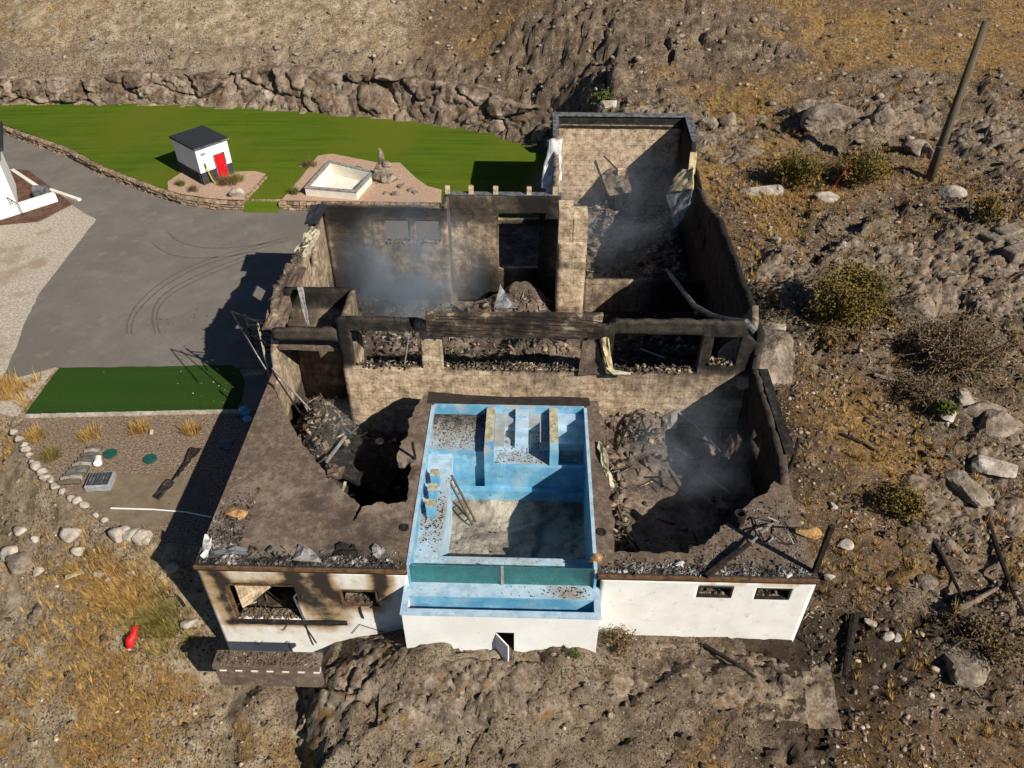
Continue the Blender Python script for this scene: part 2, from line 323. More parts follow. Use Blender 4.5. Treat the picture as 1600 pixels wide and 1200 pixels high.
class MB:
    def __init__(s): s.v = []; s.f = []; s.r = []
    def add(s, V, F, r=.5):
        k = len(s.v); s.v += [tuple(map(float, p)) for p in V]; s.f += [tuple(i+k for i in f) for f in F]; s.r += [r]*len(V); return s
    def box(s, x0, x1, y0, y1, z0, z1, r=.5):
        return s.add([(x0, y0, z0), (x1, y0, z0), (x1, y1, z0), (x0, y1, z0), (x0, y0, z1), (x1, y0, z1), (x1, y1, z1), (x0, y1, z1)],
                     [(0, 3, 2, 1), (4, 5, 6, 7), (0, 1, 5, 4), (1, 2, 6, 5), (2, 3, 7, 6), (3, 0, 4, 7)], r)
    def bar(s, a, b, w, h=None, r=.5, up=(0, 0, 1), taper=1.):
        a = Vector(a); b = Vector(b); h = h or w; d = (b-a).normalized(); u = Vector(up)
        if abs(d.dot(u)) > .95: u = Vector((1, 0, 0))
        sx = d.cross(u).normalized(); sz = sx.cross(d).normalized(); V = []
        for p, k in ((a, 1), (b, taper)):
            for i, j in ((-1, -1), (1, -1), (1, 1), (-1, 1)): V.append(p+sx*(i*w/2*k)+sz*(j*h/2*k))
        return s.add(V, [(0, 1, 2, 3), (7, 6, 5, 4), (0, 4, 5, 1), (1, 5, 6, 2), (2, 6, 7, 3), (3, 7, 4, 0)], r)
    def tube(s, pts, rad, n=8, r=.5, cap=True):
        pts = [Vector(p) for p in pts]; rr = rad if isinstance(rad, (list, tuple)) else [rad]*len(pts); V = []; F = []
        for i, p in enumerate(pts):
            d = (pts[min(i+1, len(pts)-1)]-pts[max(i-1, 0)]).normalized(); u = Vector((0, 0, 1)) if abs(d.z) < .9 else Vector((1, 0, 0))
            a = d.cross(u).normalized(); b = a.cross(d)
            for k in range(n):
                t = 2*math.pi*k/n; V.append(p+(a*math.cos(t)+b*math.sin(t))*rr[i])
        for i in range(len(pts)-1):
            for k in range(n):
                q = (k+1) % n; F.append((i*n+k, i*n+q, (i+1)*n+q, (i+1)*n+k))
        if cap: F.append(tuple(range(n))[::-1]); F.append(tuple(range((len(pts)-1)*n, len(pts)*n)))
        return s.add(V, F, r)
    def prism(s, poly, z0, z1, r=.5):
        """poly list of (x,y) counter-clockwise"""
        a = sum(poly[i][0]*poly[(i+1) % len(poly)][1]-poly[(i+1) % len(poly)][0]*poly[i][1] for i in range(len(poly)))
        if a < 0: poly = poly[::-1]
        n = len(poly); V = [(p[0], p[1], z0) for p in poly]+[(p[0], p[1], z1) for p in poly]
        F = [tuple(range(n))[::-1], tuple(range(n, 2*n))]+[(i, (i+1) % n, n+(i+1) % n, n+i) for i in range(n)]
        return s.add(V, F, r)
    def plate(s, quad, t, r=.5, sub=1, wav=0, seed=0):
        """bent plate from 4 corner points (a,b,c,d)"""
        a, b, c, d = [np.array(q, float) for q in quad]; nrm = np.cross(b-a, d-a); nrm /= np.linalg.norm(nrm)
        if nrm[2] < 0: nrm = -nrm
        R = np.random.RandomState(seed); V = []; n = sub+1
        for side in (0, 1):
            R = np.random.RandomState(seed)
            for i in range(n):
                for j in range(n):
                    u, v = i/sub, j/sub; p = (a*(1-u)+b*u)*(1-v)+(d*(1-u)+c*u)*v
                    V.append(p+nrm*(wav*(R.rand()-.5)-t*side)+(R.rand(3)-.5)*wav*.5)
        F = []; o = n*n
        for i in range(sub):
            for j in range(sub):
                q = (i*n+j, (i+1)*n+j, (i+1)*n+j+1, i*n+j+1); F.append(q); F.append(tuple(k+o for k in q[::-1]))
        for i in range(sub):
            F += [(i*n, i*n+o, (i+1)*n+o, (i+1)*n), (i*n+sub, (i+1)*n+sub, (i+1)*n+sub+o, i*n+sub+o)]
            F += [(i, i+1, i+1+o, i+o), (sub*n+i, sub*n+i+o, sub*n+i+1+o, sub*n+i+1)]
        return s.add(V, F, r)
    def rock(s, c, size, seed, lvl=1, r=.5, squash=.7):
        V, F = rockshape(seed, lvl); sz = size if isinstance(size, (tuple, list)) else (size, size, size*squash)
        t = seed*1.7; ct, st = math.cos(t), math.sin(t)
        return s.add([(c[0]+(x*ct-y*st)*sz[0], c[1]+(x*st+y*ct)*sz[1], c[2]+z*sz[2]) for x, y, z in V], F, r)
    def mesh(s, name, m, smooth=False): return raw(name, s.v, s.f, m, {'rnd': s.r}, smooth)
    def build(s, name, m, parent=None, smooth=False, label=None, cat=None, group=None, kind=None, loc=None, bevel=0):
        me = s.mesh(name, m, smooth)
        if bevel:
            bm = bmesh.new(); bm.from_mesh(me); bmesh.ops.bevel(bm, geom=bm.edges[:], offset=bevel, segments=1, affect='EDGES', clamp_overlap=True); bm.to_mesh(me); bm.free()
        o = link(name, me, parent, None if parent is not None else (loc or autoloc(me)), kind)
        if label: o['label'] = label
        if cat: o['category'] = cat
        if group: o['group'] = group
        return o
_ICO = {}
def ico(l):
    if l not in _ICO:
        bm = bmesh.new(); bmesh.ops.create_icosphere(bm, subdivisions=l+1, radius=1)
        _ICO[l] = (np.array([v.co[:] for v in bm.verts]), [tuple(v.index for v in f.verts) for f in bm.faces]); bm.free()
    return _ICO[l]
def rockshape(seed, lvl=1):
    V, F = ico(lvl); R = np.random.RandomState(seed % 99991); k = 8 if lvl else 7
    N = R.normal(size=(k, 3)); N /= np.linalg.norm(N, axis=1)[:, None]; d = R.uniform(.5, .95, k)
    dots = V@N.T; rr = np.where(dots > .05, d/np.maximum(dots, .05), 9).min(axis=1); rr = np.minimum(rr, 1.25)
    out = V*rr[:, None]
    if lvl >= 2: out += (R.rand(*out.shape)-.5)*.04
    return out.tolist(), F

def scatter_rocks(name, pts, sizes, m, lab, kind='stuff', squash=.65, lvl=0, parent=None):
    """many small stones or chunks joined in one mesh"""
    shapes = [rockshape(900+i, lvl) for i in range(10)]; VV = []; FF = []; RR = []; base = 0
    R = np.random.RandomState(len(pts))
    for i, (p, s) in enumerate(zip(pts, sizes)):
        V, F = shapes[i % 10]; V = np.array(V); a = R.rand()*6.28; ca, sa = math.cos(a), math.sin(a)
        sc = s*(.6+R.rand(3)*.8)*np.array([1, 1, squash]); W_ = V*sc
        W_ = np.stack([W_[:, 0]*ca-W_[:, 1]*sa, W_[:, 0]*sa+W_[:, 1]*ca, W_[:, 2]], 1)+np.array(p)
        VV.append(W_); FF.append(np.array(F)+base); base += len(V); RR.append(np.full(len(V), R.rand()))
    me = fast(name, np.concatenate(VV), np.concatenate(FF), m, {'rnd': np.concatenate(RR)})
    o = link(name, me, parent, None if parent is not None else (0, 0, 0), kind)
    if parent is None: o['label'] = lab
    return o

def shards(name, pts, sizes, m, lab, kind='stuff', parent=None, flat=.7, long=.3):
    """broken boards, plates and splinters joined in one mesh"""
    n = len(pts); R = np.random.RandomState(n+17); Pt = np.array(pts, float); s_ = np.array(sizes, float)
    ln = R.rand(n) < long
    dims = np.stack([s_*(.7+.8*R.rand(n)), s_*(.35+.6*R.rand(n)), s_*(.12+.4*R.rand(n))], 1)
    dims[ln] = np.stack([s_[ln]*(1.6+1.8*R.rand(ln.sum())), s_[ln]*(.14+.12*R.rand(ln.sum())), s_[ln]*(.1+.1*R.rand(ln.sum()))], 1)
    a = R.rand(n)*6.283; t = R.normal(size=n)*flat*.6; t2 = R.normal(size=n)*flat*.5
    base = np.array([(x, y, z) for z in (-1, 1) for x, y in ((-1, -1), (1, -1), (1, 1), (-1, 1))], float)
    V = base[None]*(dims[:, None, :]/2)*(1+.45*(R.rand(n, 8, 3)-.5))
    c_, s2 = np.cos(t)[:, None], np.sin(t)[:, None]; x = V[..., 0]*c_-V[..., 2]*s2; z = V[..., 0]*s2+V[..., 2]*c_; y = V[..., 1]
    c_, s2 = np.cos(t2)[:, None], np.sin(t2)[:, None]; y, z = y*c_-z*s2, y*s2+z*c_
    c_, s2 = np.cos(a)[:, None], np.sin(a)[:, None]; x, y = x*c_-y*s2, x*s2+y*c_
    V = np.stack([x, y, z], -1)+Pt[:, None, :]
    q = np.array([(3, 2, 1, 0), (4, 5, 6, 7), (0, 1, 5, 4), (1, 2, 6, 5), (2, 3, 7, 6), (3, 0, 4, 7)])
    F = (q[None]+8*np.arange(n)[:, None, None]).reshape(-1, 4)
    me = fast(name, V.reshape(-1, 3), F, m, {'rnd': np.repeat(R.rand(n)**1.3, 8)})
    o = link(name, me, parent, None if parent is not None else (0, 0, 0), kind)
    if parent is None: o['label'] = lab
    return o

# ------------------------------------------------------------------ terrain
def interp(x, pts): return np.interp(x, [p[0] for p in pts], [p[1] for p in pts])
EDGE = [(-90, 46), (-45, 34), (-33, 32.5), (-27.9, 31.0), (-26.6, 29.4), (-24.2, 27.0), (-21.5, 24.9), (-19.2, 23.5), (-17.3, 22.8), (-12.7, 22.5)]
LAWN_S = [(-90, 92), (-60, 77), (-48.2, 69.1), (-39.6, 64), (-35, 60.4), (-29.9, 57.3), (-27, 55.7), (-24.6, 55.15), (-19, 55.2), (-6.9, 55.2), (-6.8, 53), (1.3, 53)]
LAWN_Z = [q for q in LAWN_S if q[0] <= -6.9]
LAWN_N = [(-90, 97), (-60, 79), (-50, 73.4), (-40, 73.3), (-25, 71.8), (-13.4, 70.2), (-5, 67.8), (.5, 64.5), (4, 61.5), (9, 59)]
FRONT = [(-12.7, -6.7), (-8.9, -6.45), (-8.1, -5.3), (-7, -4.75), (-5.8, -4.4), (-5, -4.1), (3, -4.0), (11, -4.2), (14, -4.3), (90, -4)]
RIGHT = [(5, -10), (12, -6.9), (15.5, -5.4), (19, -4.4), (24, -3.3), (30, -1.0), (34, -.2), (42, .8), (52, 1.6), (65, 3.6), (80, 8), (100, 17), (130, 30), (170, 48)]
OUTC = [(P(1470, 400, 1), 8, 5), (P(1440, 470, 1), 9, 6), (P(1560, 480, 2), 7, 6), (P(1350, 185, 3), 9, 7), (P(1560, 215, 3), 7, 8), (P(1010, 175, 3), 5, 6), (P(1530, 700, -2), 3, 5), (P(1560, 640, -2), 5, 2.5),
        (P(1590, 350, 2), 4, 3), (P(1260, 170, 3), 4, 3), (P(700, 165, -1), 30, 7), (P(900, 150, 2), 9, 6), (P(560, 1040, -5), 4, 2.5), (P(800, 1060, -4.5), 9, 4), (P(1110, 1040, -5), 7, 3), (P(1480, 850, -3), 3, 2), (P(1500, 1040, -6), 8, 3),
        (P(1420, 150, 4), 7, 5), (P(300, 158, -1), 30, 3)]
HX0, HX1, HY0, HY1 = -12.6, 10.95, 18.87, 42.5
def lawn_z(X, Y): return -3.40+.6*np.clip((Y-interp(X, LAWN_Z))/15, -.2, 1.2)
BASIN = [P(a_, b_, -2.62)[:2] for a_, b_ in ((475, 293), (557, 300), (587, 268), (514, 250))]
def in_basin(X, Y, k=1.0):
    c = sum(BASIN)/4; r = np.ones(X.shape, bool)
    for i in range(4):
        p_, q_ = c+(BASIN[i]-c)*k, c+(BASIN[(i+1) % 4]-c)*k; r &= ((q_[0]-p_[0])*(Y-p_[1])-(q_[1]-p_[1])*(X-p_[0])) > 0
    return r
def terr(X, Y, full=False):
    X = np.asarray(X, float); Y = np.asarray(Y, float)
    # left side
    e = interp(X, EDGE); d = np.maximum(e-Y, 0)
    zl = -4.06-np.where(d < 5, .70*d, 3.5+.36*(d-5))
    # front of house
    zf = interp(X, FRONT)-.42*np.maximum(17.0-Y, 0)+.75*np.exp(-((X+.8)/4.4)**4-((Y-17.4)/.9)**2)
    w_ = ss(-10.8, -13.0, X); zl = np.where(X < -13.0, zl, np.where(Y < 18.9, zl*w_+zf*(1-w_), zf))
    # right hillside
    zr = interp(Y, RIGHT)+.055*np.maximum(X-11, 0)*ss(15, 30, Y)
    wr = ss(10.5, 15, X)*1.0
    south = zl*(1-wr)+zr*wr
    # lawn terrace and the hill behind it
    ls = interp(X, LAWN_S); ln = interp(X, LAWN_N)
    zlawn = lawn_z(X, Y)
    zlawn = np.where((X > -8) & (Y < 54), zlawn-.25, zlawn)
    up = np.maximum(Y-ln, 0)
    hill = zlawn+2.3*ss(1.2, 3.8, up)*(1-.3*ss(-30, -50, X))+.46*np.maximum(up-2.5, 0)
    zb = np.where(Y > ls, np.where(Y > ln, hill, zlawn), -4.06)
    _lo = 1.0-8*ss(66, 76, Y); wb = ss(_lo, _lo+6+8*ss(62, 76, Y), X)
    back = zb*(1-wb)+(interp(Y, RIGHT)+.055*np.maximum(X-11, 0))*wb
    t = ss(HY1-1, HY1+.5, Y)
    tl = np.where(X < -12.65, 1., t); z = np.where(X > 11, zr, south*(1-tl)+back*tl)
    z = np.where((X < -12.65) & (Y > e), back, np.where((X < -12.65), zl, z))
    z = np.where((X >= -12.65) & (X <= 11) & (Y > HY1), back, z)
    # masks
    flat = ((X < 1.3) & (Y > e) & (Y < ln) & ((X < -12.6) | (Y > HY1))).astype(float)
    rock = np.zeros_like(z)
    for c, ax, ay in OUTC: rock = np.maximum(rock, np.exp(-(((X-c[0])/ax)**2+((Y-c[1])/ay)**2)**1.5*.7))
    rock = rock*(.35+1.0*fbm(X*.22, Y*.22, 31))+.35*ss(.62, .76, fbm(X*.13+5, Y*.15, 41))*(X > 8)
    rock = np.where((Y < 19.5) & (X > -8) & (X < 12), np.maximum(rock, .75*ss(.3, .5, fbm(X*.3, Y*.3, 37))), rock)
    rock = np.where(up > 0, np.maximum(rock, .9*ss(0, .8, up)*ss(9, 3, up)*ss(3, 0, X)), rock)
    rough = 1-flat
    a = .5+.5*vn(X*.07, Y*.07, 77)
    ca, sa = .86, .5
    h1, j1 = voro((X*ca+Y*sa)*.42, (-X*sa+Y*ca)*.75, 3); h2, j2 = voro(X*1.3+3, Y*1.9, 8)
    rr = np.clip(rock, 0, 1)
    h3, j3 = voro(X*2.9+1, Y*3.7, 12)
    disp = rr*(.75*(h1-.35)+.42*(h2-.5)+.16*(h3-.5)-.35*ss(.07, 0, j1)-.16*ss(.08, 0, j2)+.2)
    disp = disp+.55*(fbm(X*.16, Y*.16, 5)-.5)+.30*(fbm(X*.9, Y*.9, 9)-.5)+.16*(fbm(X*2.6, Y*2.6, 15, 4)-.5)
    dh = np.maximum(np.maximum(HX0-X, X-HX1), np.maximum(HY0-Y, Y-HY1))       # distance from the house
    near = ss(0, 2.5, dh)*.85+.15
    z = z+disp*rough*near
    inside = (X > HX0) & (X < HX1) & (Y > HY0) & (Y < HY1)
    z = np.where(inside, -4.9, z)
    z = np.where((X > 1.45) & (X < 10.95) & (Y >= HY1-.1) & (Y < 56.55), -4.7, z)
    z = np.where((X > -4.85) & (X < 1.5) & (Y >= HY1-.1) & (Y < 44.15), -4.8, z)
    z = np.where(in_basin(X, Y, 1.05), -4.3, z)
    if not full: return z
    fr = fbm(X*.2+9, Y*.2, 51)
    grass = .35+.5*ss(.4, .65, fr)+np.where(X < -12, -.36+.55*np.exp(-((X+16.5)/3.2)**2-((Y-19)/4.5)**2), 0)
    grass = grass-.35*np.exp(-(np.maximum(dh, 0)/4)**2)
    burn = .5*np.exp(-(np.maximum(dh, 0)/5.)**2)*np.where(X > 9, 1, .35)+np.where((X > 9) & (Y < 34), .22, 0)*ss(.35, .6, fbm(X*.25, Y*.25, 61))+.3*np.where((X > 8) & (Y < 20), 1, 0)
    grass = grass+.12*(X > 14)*(Y > 24)
    return z, rr, burn, grass
def pale(X, Y): return np.clip(ss(-9, -13, X)+.9*ss(6, 1, X)*ss(19.5, 18, Y), 0, 1)*.9+.1
def tz(x, y): return float(terr(np.array([x]), np.array([y]))[0])
def G(px, py):
    """ground point seen at a photo pixel"""
    d = ray(px, py); t = np.linspace(15, 190, 900); X = d[0]*t; Y = d[1]*t; Zr = HC+d[2]*t
    g = terr(X, Y)-Zr; k = int(np.argmax(g > 0)); k = max(k, 1)
    tt = t[k-1]+(t[k]-t[k-1])*(-g[k-1])/(g[k]-g[k-1]+1e-9); return Vector((d[0]*tt, d[1]*tt, HC+d[2]*tt))
def grid_lines(a, b, fn, extra=()):
    r = [a]
    while r[-1] < b: r.append(r[-1]+fn(r[-1]))
    r = np.array(sorted(set(np.round(r, 4)) | set(extra))); return r
xs = grid_lines(-95, 95, lambda v: .19 if abs(v) < 24 else .19+(abs(v)-24)*.022, (-12.72, -12.55, 10.9, 11.06, 1.44, 1.5, -5.0, -4.85))
ys = grid_lines(4, 175, lambda v: .17+max(0, v-20)*.0058, (18.8, 18.92, 42.4, 42.62, 44.12, 44.28, 56.5, 56.68))
GX, GY = np.meshgrid(xs, ys); gz, g_rock, g_burn, g_grass = terr(GX, GY, True); g_pale = pale(GX, GY)
nx, ny = len(xs), len(ys)
idx = np.arange(nx*ny).reshape(ny, nx)
F = np.stack([idx[:-1, :-1], idx[:-1, 1:], idx[1:, 1:], idx[1:, :-1]], -1).reshape(-1, 4)
me = fast('hillside', np.stack([GX.ravel(), GY.ravel(), gz.ravel()], 1), F, m_ground, {'rock': g_rock.ravel(), 'burn': g_burn.ravel(), 'grass': g_grass.ravel(), 'pale': g_pale.ravel()})
o = link('hillside', me, None, (0, 0, 0), 'structure')
def sheet(name, pts, z, m, t=.05, kind='structure'):
    """flat ground sheet with a slightly wandering edge"""
    Q = []
    for i, p in enumerate(pts):
        q = pts[(i+1) % len(pts)]; L = math.hypot(q[0]-p[0], q[1]-p[1]); n = max(1, int(L/.5))
        for k in range(n):
            x = p[0]+(q[0]-p[0])*k/n; y = p[1]+(q[1]-p[1])*k/n
            w = .0 if k == 0 else .10
            Q.append((x+(float(vn(x*2, y*2, 3))-.5)*w, y+(float(vn(x*2, y*2, 4))-.5)*w))
    mb = MB().prism(Q, z-t, z); me = mb.mesh(name, m)
    bm = bmesh.new(); bm.from_mesh(me); bmesh.ops.triangulate(bm, faces=[f for f in bm.faces if len(f.verts) > 4]); bm.to_mesh(me); bm.free()
    return link(name, me, None, (0, 0, 0), kind)
def px_poly(pts, z): return [tuple(P(a, b, z)[:2]) for a, b in pts]
base_curve = [(x, float(interp(x, LAWN_S))) for x in (-60, -54, -48.2, -44, -39.6, -37, -35, -32, -29.9, -28, -27, -25.5, -24.6)]
asph = [(-29.9, 34), (-27.4, 35.45), (-12.74, 35.8), (-12.74, 42.9), (-5.2, 42.9), (-5.2, 44.5), (1.2, 44.5), (1.2, 51.9), (-6.9, 52), (-6.95, 55.1), (-19.2, 55.1)]+[(x, y-.1) for x, y in base_curve[::-1]]
asph += [(-60, 66), (-52, 64.5), (-45, 61.5), (-41, 58.8), (-37.2, 56.6), (-35.2, 55.0), (-32.6, 53), (-32.5, 50.9), (-32.1, 43), (-31.2, 39), (-30.6, 37)]
sheet('driveway', asph, -3.985, m_asph)
sheet('gravel_yard', [(-60, 66), (-52, 64.5), (-45, 61.5), (-41, 58.8), (-37.2, 56.6), (-35.2, 55.0), (-32.6, 53), (-32.5, 50.9), (-32.1, 43), (-31.2, 39), (-30.6, 37), (-29.9, 34), (-34, 34), (-48, 37), (-62, 42)], -3.995, m_wgrav)
sheet('gravel_path', [(-29.9, 34), (-27.4, 35.45), (-27.4, 35.4), (-27.6, 31.3), (-27.9, 31.2), (-33, 32.6), (-33, 34.2)], -3.99, m_wgrav)
sheet('gravel_bed', px_poly([(37, 652), (420, 643), (345, 700), (318, 790), (300, 850), (240, 850), (225, 846), (175, 826), (120, 790), (80, 755), (60, 735), (38, 700), (24, 680)], -3.99)[:1]+[(-12.74, 32.05), (-12.74, 22.9)]+px_poly([(225, 846), (175, 826), (120, 790), (80, 755), (60, 735), (38, 700), (24, 680)], -3.99), -3.99, m_gravel)
sheet('sand_path', px_poly([(178, 738), (330, 742), (325, 800), (215, 832), (150, 795), (110, 765)], -3.98), -3.98, m_mud, .02)
sheet('painted_shade_debris', [(-5.1, 44.4), (1.35, 44.4), (1.35, 52.2), (-1, 52.5), (-4, 52.2), (-6, 51), (-6.5, 47)], -3.975, m_floor)  # dark debris sheet, its colour standing in for shadowed ground behind the doorway
sheet('side_apron', [(-16.2, 34.9), (-12.74, 35.8), (-12.74, 32.05), (-15.2, 32.0), (-15.9, 32.9)], -3.992, m_asph)
sheet('artificial_turf', px_poly([(92, 575), (358, 570), (374, 578), (382, 595), (380, 615), (368, 642), (37, 650)], -3.95), -3.95, m_turf, .09)
# lawn follows the terrace between its two curved edges
lx = np.concatenate([np.arange(-62, -6.9, .5), [-6.86, -6.8], np.arange(-6.5, 1.29, .4)]); nt_ = 30; V = []
for x in lx:
    a = float(interp(x, LAWN_S))+(.25 if x < -6.8 else 0); b = float(interp(x, LAWN_N))+.15*math.sin(x*1.3)+.2
    for k in range(nt_+1):
        y = a+(b-a)*k/nt_; V.append((x, y, float(lawn_z(np.array(x), np.array(y)))+.03))
idx = np.arange(len(lx)*(nt_+1)).reshape(len(lx), nt_+1)
F = np.stack([idx[:-1, :-1], idx[1:, :-1], idx[1:, 1:], idx[:-1, 1:]], -1).reshape(-1, 4)
_c = np.array(V)[F].mean(axis=1)
def in_poly(x, y, poly):
    r = np.zeros(x.shape, bool)
    for i in range(len(poly)):
        (x1, y1), (x2, y2) = poly[i], poly[i-1]
        with np.errstate(divide='ignore', invalid='ignore'): r ^= ((y1 > y) != (y2 > y)) & (x < (x2-x1)*(y-y1)/(y2-y1+1e-12)+x1)
    return r
F = F[~in_basin(_c[:, 0], _c[:, 1], 1.12)]
link('lawn', fast('lawn', V, F, m_lawn, smooth=True), None, (0, 0, 0), 'structure')
# fractured rock face behind the lawn
ux_ = np.arange(-62, 4.6, .14); vv_ = np.linspace(0, 1, 30); U_, V_ = np.meshgrid(ux_, vv_)
e_y = interp(U_, LAWN_N)+.15
hgt = 2.5+1.6*(fbm(U_*.18, U_*0, 301)-.3)-.8*ss(-30, -50, U_)
sl = np.gradient(interp(ux_, LAWN_N), ux_)[None, :]; nxx = -(-sl)/np.sqrt(1+sl**2)*-1; nyy = 1/np.sqrt(1+sl**2)
_w = 1.5*fbm(U_*.35, V_*1.5, 317); ba, ja = voro(U_*.27+_w*.3, V_*1.1+U_*.08+_w*.3, 303); bb, jb = voro(U_*.8+_w, V_*2.6+_w, 305); bc, jc = voro(U_*2.6, V_*7, 307)
inn = 1.5*V_**1.3-.9*(ba-.4)-.4*(bb-.5)-.14*(bc-.5)+.45*ss(.12, 0, ja)+.16*ss(.1, 0, jb)+.5*(fbm(U_*.5, V_*2, 309)-.5)
Zc = lawn_z(U_, e_y)-.3+V_*(hgt+.3)+.25*(bb-.5)*V_
Xc = U_-sl/np.sqrt(1+sl**2)*inn*1.0; Yc = e_y+nyy*inn
back_ = np.stack([Xc, Yc, Zc], -1)
top = back_[-1].copy(); rows = [back_.reshape(-1, 3)]
for q_ in (1, 2, 3, 4): t_ = top.copy(); t_[:, 1] += q_*.9; t_[:, 2] += .18*q_*(fbm(ux_*.9, ux_*0+q_, 311)-.6)*2-.05*q_*q_; rows.append(t_)
_V = np.concatenate(rows); _n = len(ux_); _i = np.arange(len(_V)).reshape(-1, _n); _F = np.stack([_i[:-1, :-1], _i[:-1, 1:], _i[1:, 1:], _i[1:, :-1]], -1).reshape(-1, 4)
link('rock_face', fast('rock_face', _V, _F, m_cliff, {'rnd': .35+.4*fbm(_V[:, 0]*.6, _V[:, 2]*2, 315)}), None, (0, 0, 0), 'structure')
# grass ramp between the two planted beds
ra = px_poly([(386, 323), (440, 323)], -4)+px_poly([(462, 285), (415, 283)], -3.4)
MB().plate([(ra[0][0], 54.4, -3.98), (ra[1][0], 54.4, -3.98), (ra[1][0], 55.7, -3.30), (ra[0][0], 55.7, -3.30)], .1, sub=4).build('grass_ramp', m_lawn, kind='structure')
# gravel beds, draped over the terrace
def drape(name, poly, off, m, hole=None):
    if hole is not None:
        h = [tuple(q) for q in hole]; k = min(range(len(poly)), key=lambda i: math.hypot(poly[i][0]-h[0][0], poly[i][1]-h[0][1]))
        a_ = sum(h[i][0]*h[(i+1) % 4][1]-h[(i+1) % 4][0]*h[i][1] for i in range(4)); A_ = sum(poly[i][0]*poly[(i+1) % len(poly)][1]-poly[(i+1) % len(poly)][0]*poly[i][1] for i in range(len(poly)))
        if (a_ > 0) == (A_ > 0): h = [h[0]]+h[:0:-1]
        e = .002; poly = poly[:k+1]+h+[(h[0][0]+e, h[0][1]+e)]+[(poly[k][0]+e, poly[k][1]+e)]+poly[k+1:]
    bm = bmesh.new(); vs_ = [bm.verts.new((x, y, 0)) for x, y in poly]; f = bm.faces.new(vs_); bmesh.ops.triangulate(bm, faces=[f])
    for _ in range(4):
        es = [e for e in bm.edges if e.calc_length() > .6]
        if not es: break
        bmesh.ops.subdivide_edges(bm, edges=es, cuts=1); bmesh.ops.triangulate(bm, faces=[f for f in bm.faces if len(f.verts) > 3])
    for v in bm.verts: v.co.z = float(lawn_z(np.array(v.co.x), np.array(v.co.y)))+off+.02*float(vn(v.co.x*3, v.co.y*3, 5))
    me = bpy.data.meshes.new(name); bm.to_mesh(me); bm.free(); me.materials.append(m)
    return link(name, me, None, (0, 0, 0), 'structure')
pA = [tuple(q) for q in px_poly([(262, 284), (290, 268), (320, 276), (367, 271), (400, 270), (416, 274)], -3.3)]
drape('shed_bed', pA+[(-21.95, 55.15), (-23.5, 55.2), (-24.6, 55.35), (-27, 55.95), (-28.3, 56.6)], .06, m_pink)
pBd = px_poly([(470, 280), (497, 248), (520, 245), (590, 258), (625, 258), (650, 280), (668, 292), (690, 297)], -3.3)
drape('planted_bed', [(-19.1, 55.15)]+[tuple(q) for q in pBd]+[(-6.9, 55.15)], .06, m_pink, [tuple(sum(BASIN)/4+(q-sum(BASIN)/4)*.97) for q in BASIN])
# tyre marks on the asphalt
def arc_marks(pxs, w=.16):
    q = [P(a, b, -3.98) for a, b in pxs]; out = []
    for i in range(len(q)-1):
        for k in range(8):
            t = k/8; p0, p1, p2, p3 = q[max(i-1, 0)], q[i], q[i+1], q[min(i+2, len(q)-1)]
            out.append(.5*((2*p1)+(-p0+p2)*t+(2*p0-5*p1+4*p2-p3)*t*t+(-p0+3*p1-3*p2+p3)*t**3))
    out.append(q[-1]); V = []; F = []
    for i, p in enumerate(out):
        d = out[min(i+1, len(out)-1)]-out[max(i-1, 0)]; d = d/np.linalg.norm(d); nn = np.array([-d[1], d[0], 0])
        V += [tuple(p+nn*w/2), tuple(p-nn*w/2)]
        if i: F.append((2*i-2, 2*i-1, 2*i+1, 2*i))
    return V, F
mb = MB()
for q in ([(205, 522), (208, 500), (225, 475), (260, 445), (310, 418), (370, 398), (450, 376)], [(198, 522), (201, 498), (218, 471), (254, 440), (305, 413), (366, 393), (448, 371)],
          [(250, 522), (245, 500), (250, 478), (275, 455), (330, 428), (395, 402)], [(243, 521), (238, 499), (244, 474), (270, 450), (325, 423), (392, 397)],
          [(238, 380), (262, 396), (300, 403), (350, 401), (400, 393)], [(262, 362), (280, 377), (320, 387), (370, 386), (440, 377)]):
    V, Fq = arc_marks(q, .12); mb.add(V, Fq)
mb.build('tyre_marks', m_tyre, kind='structure')

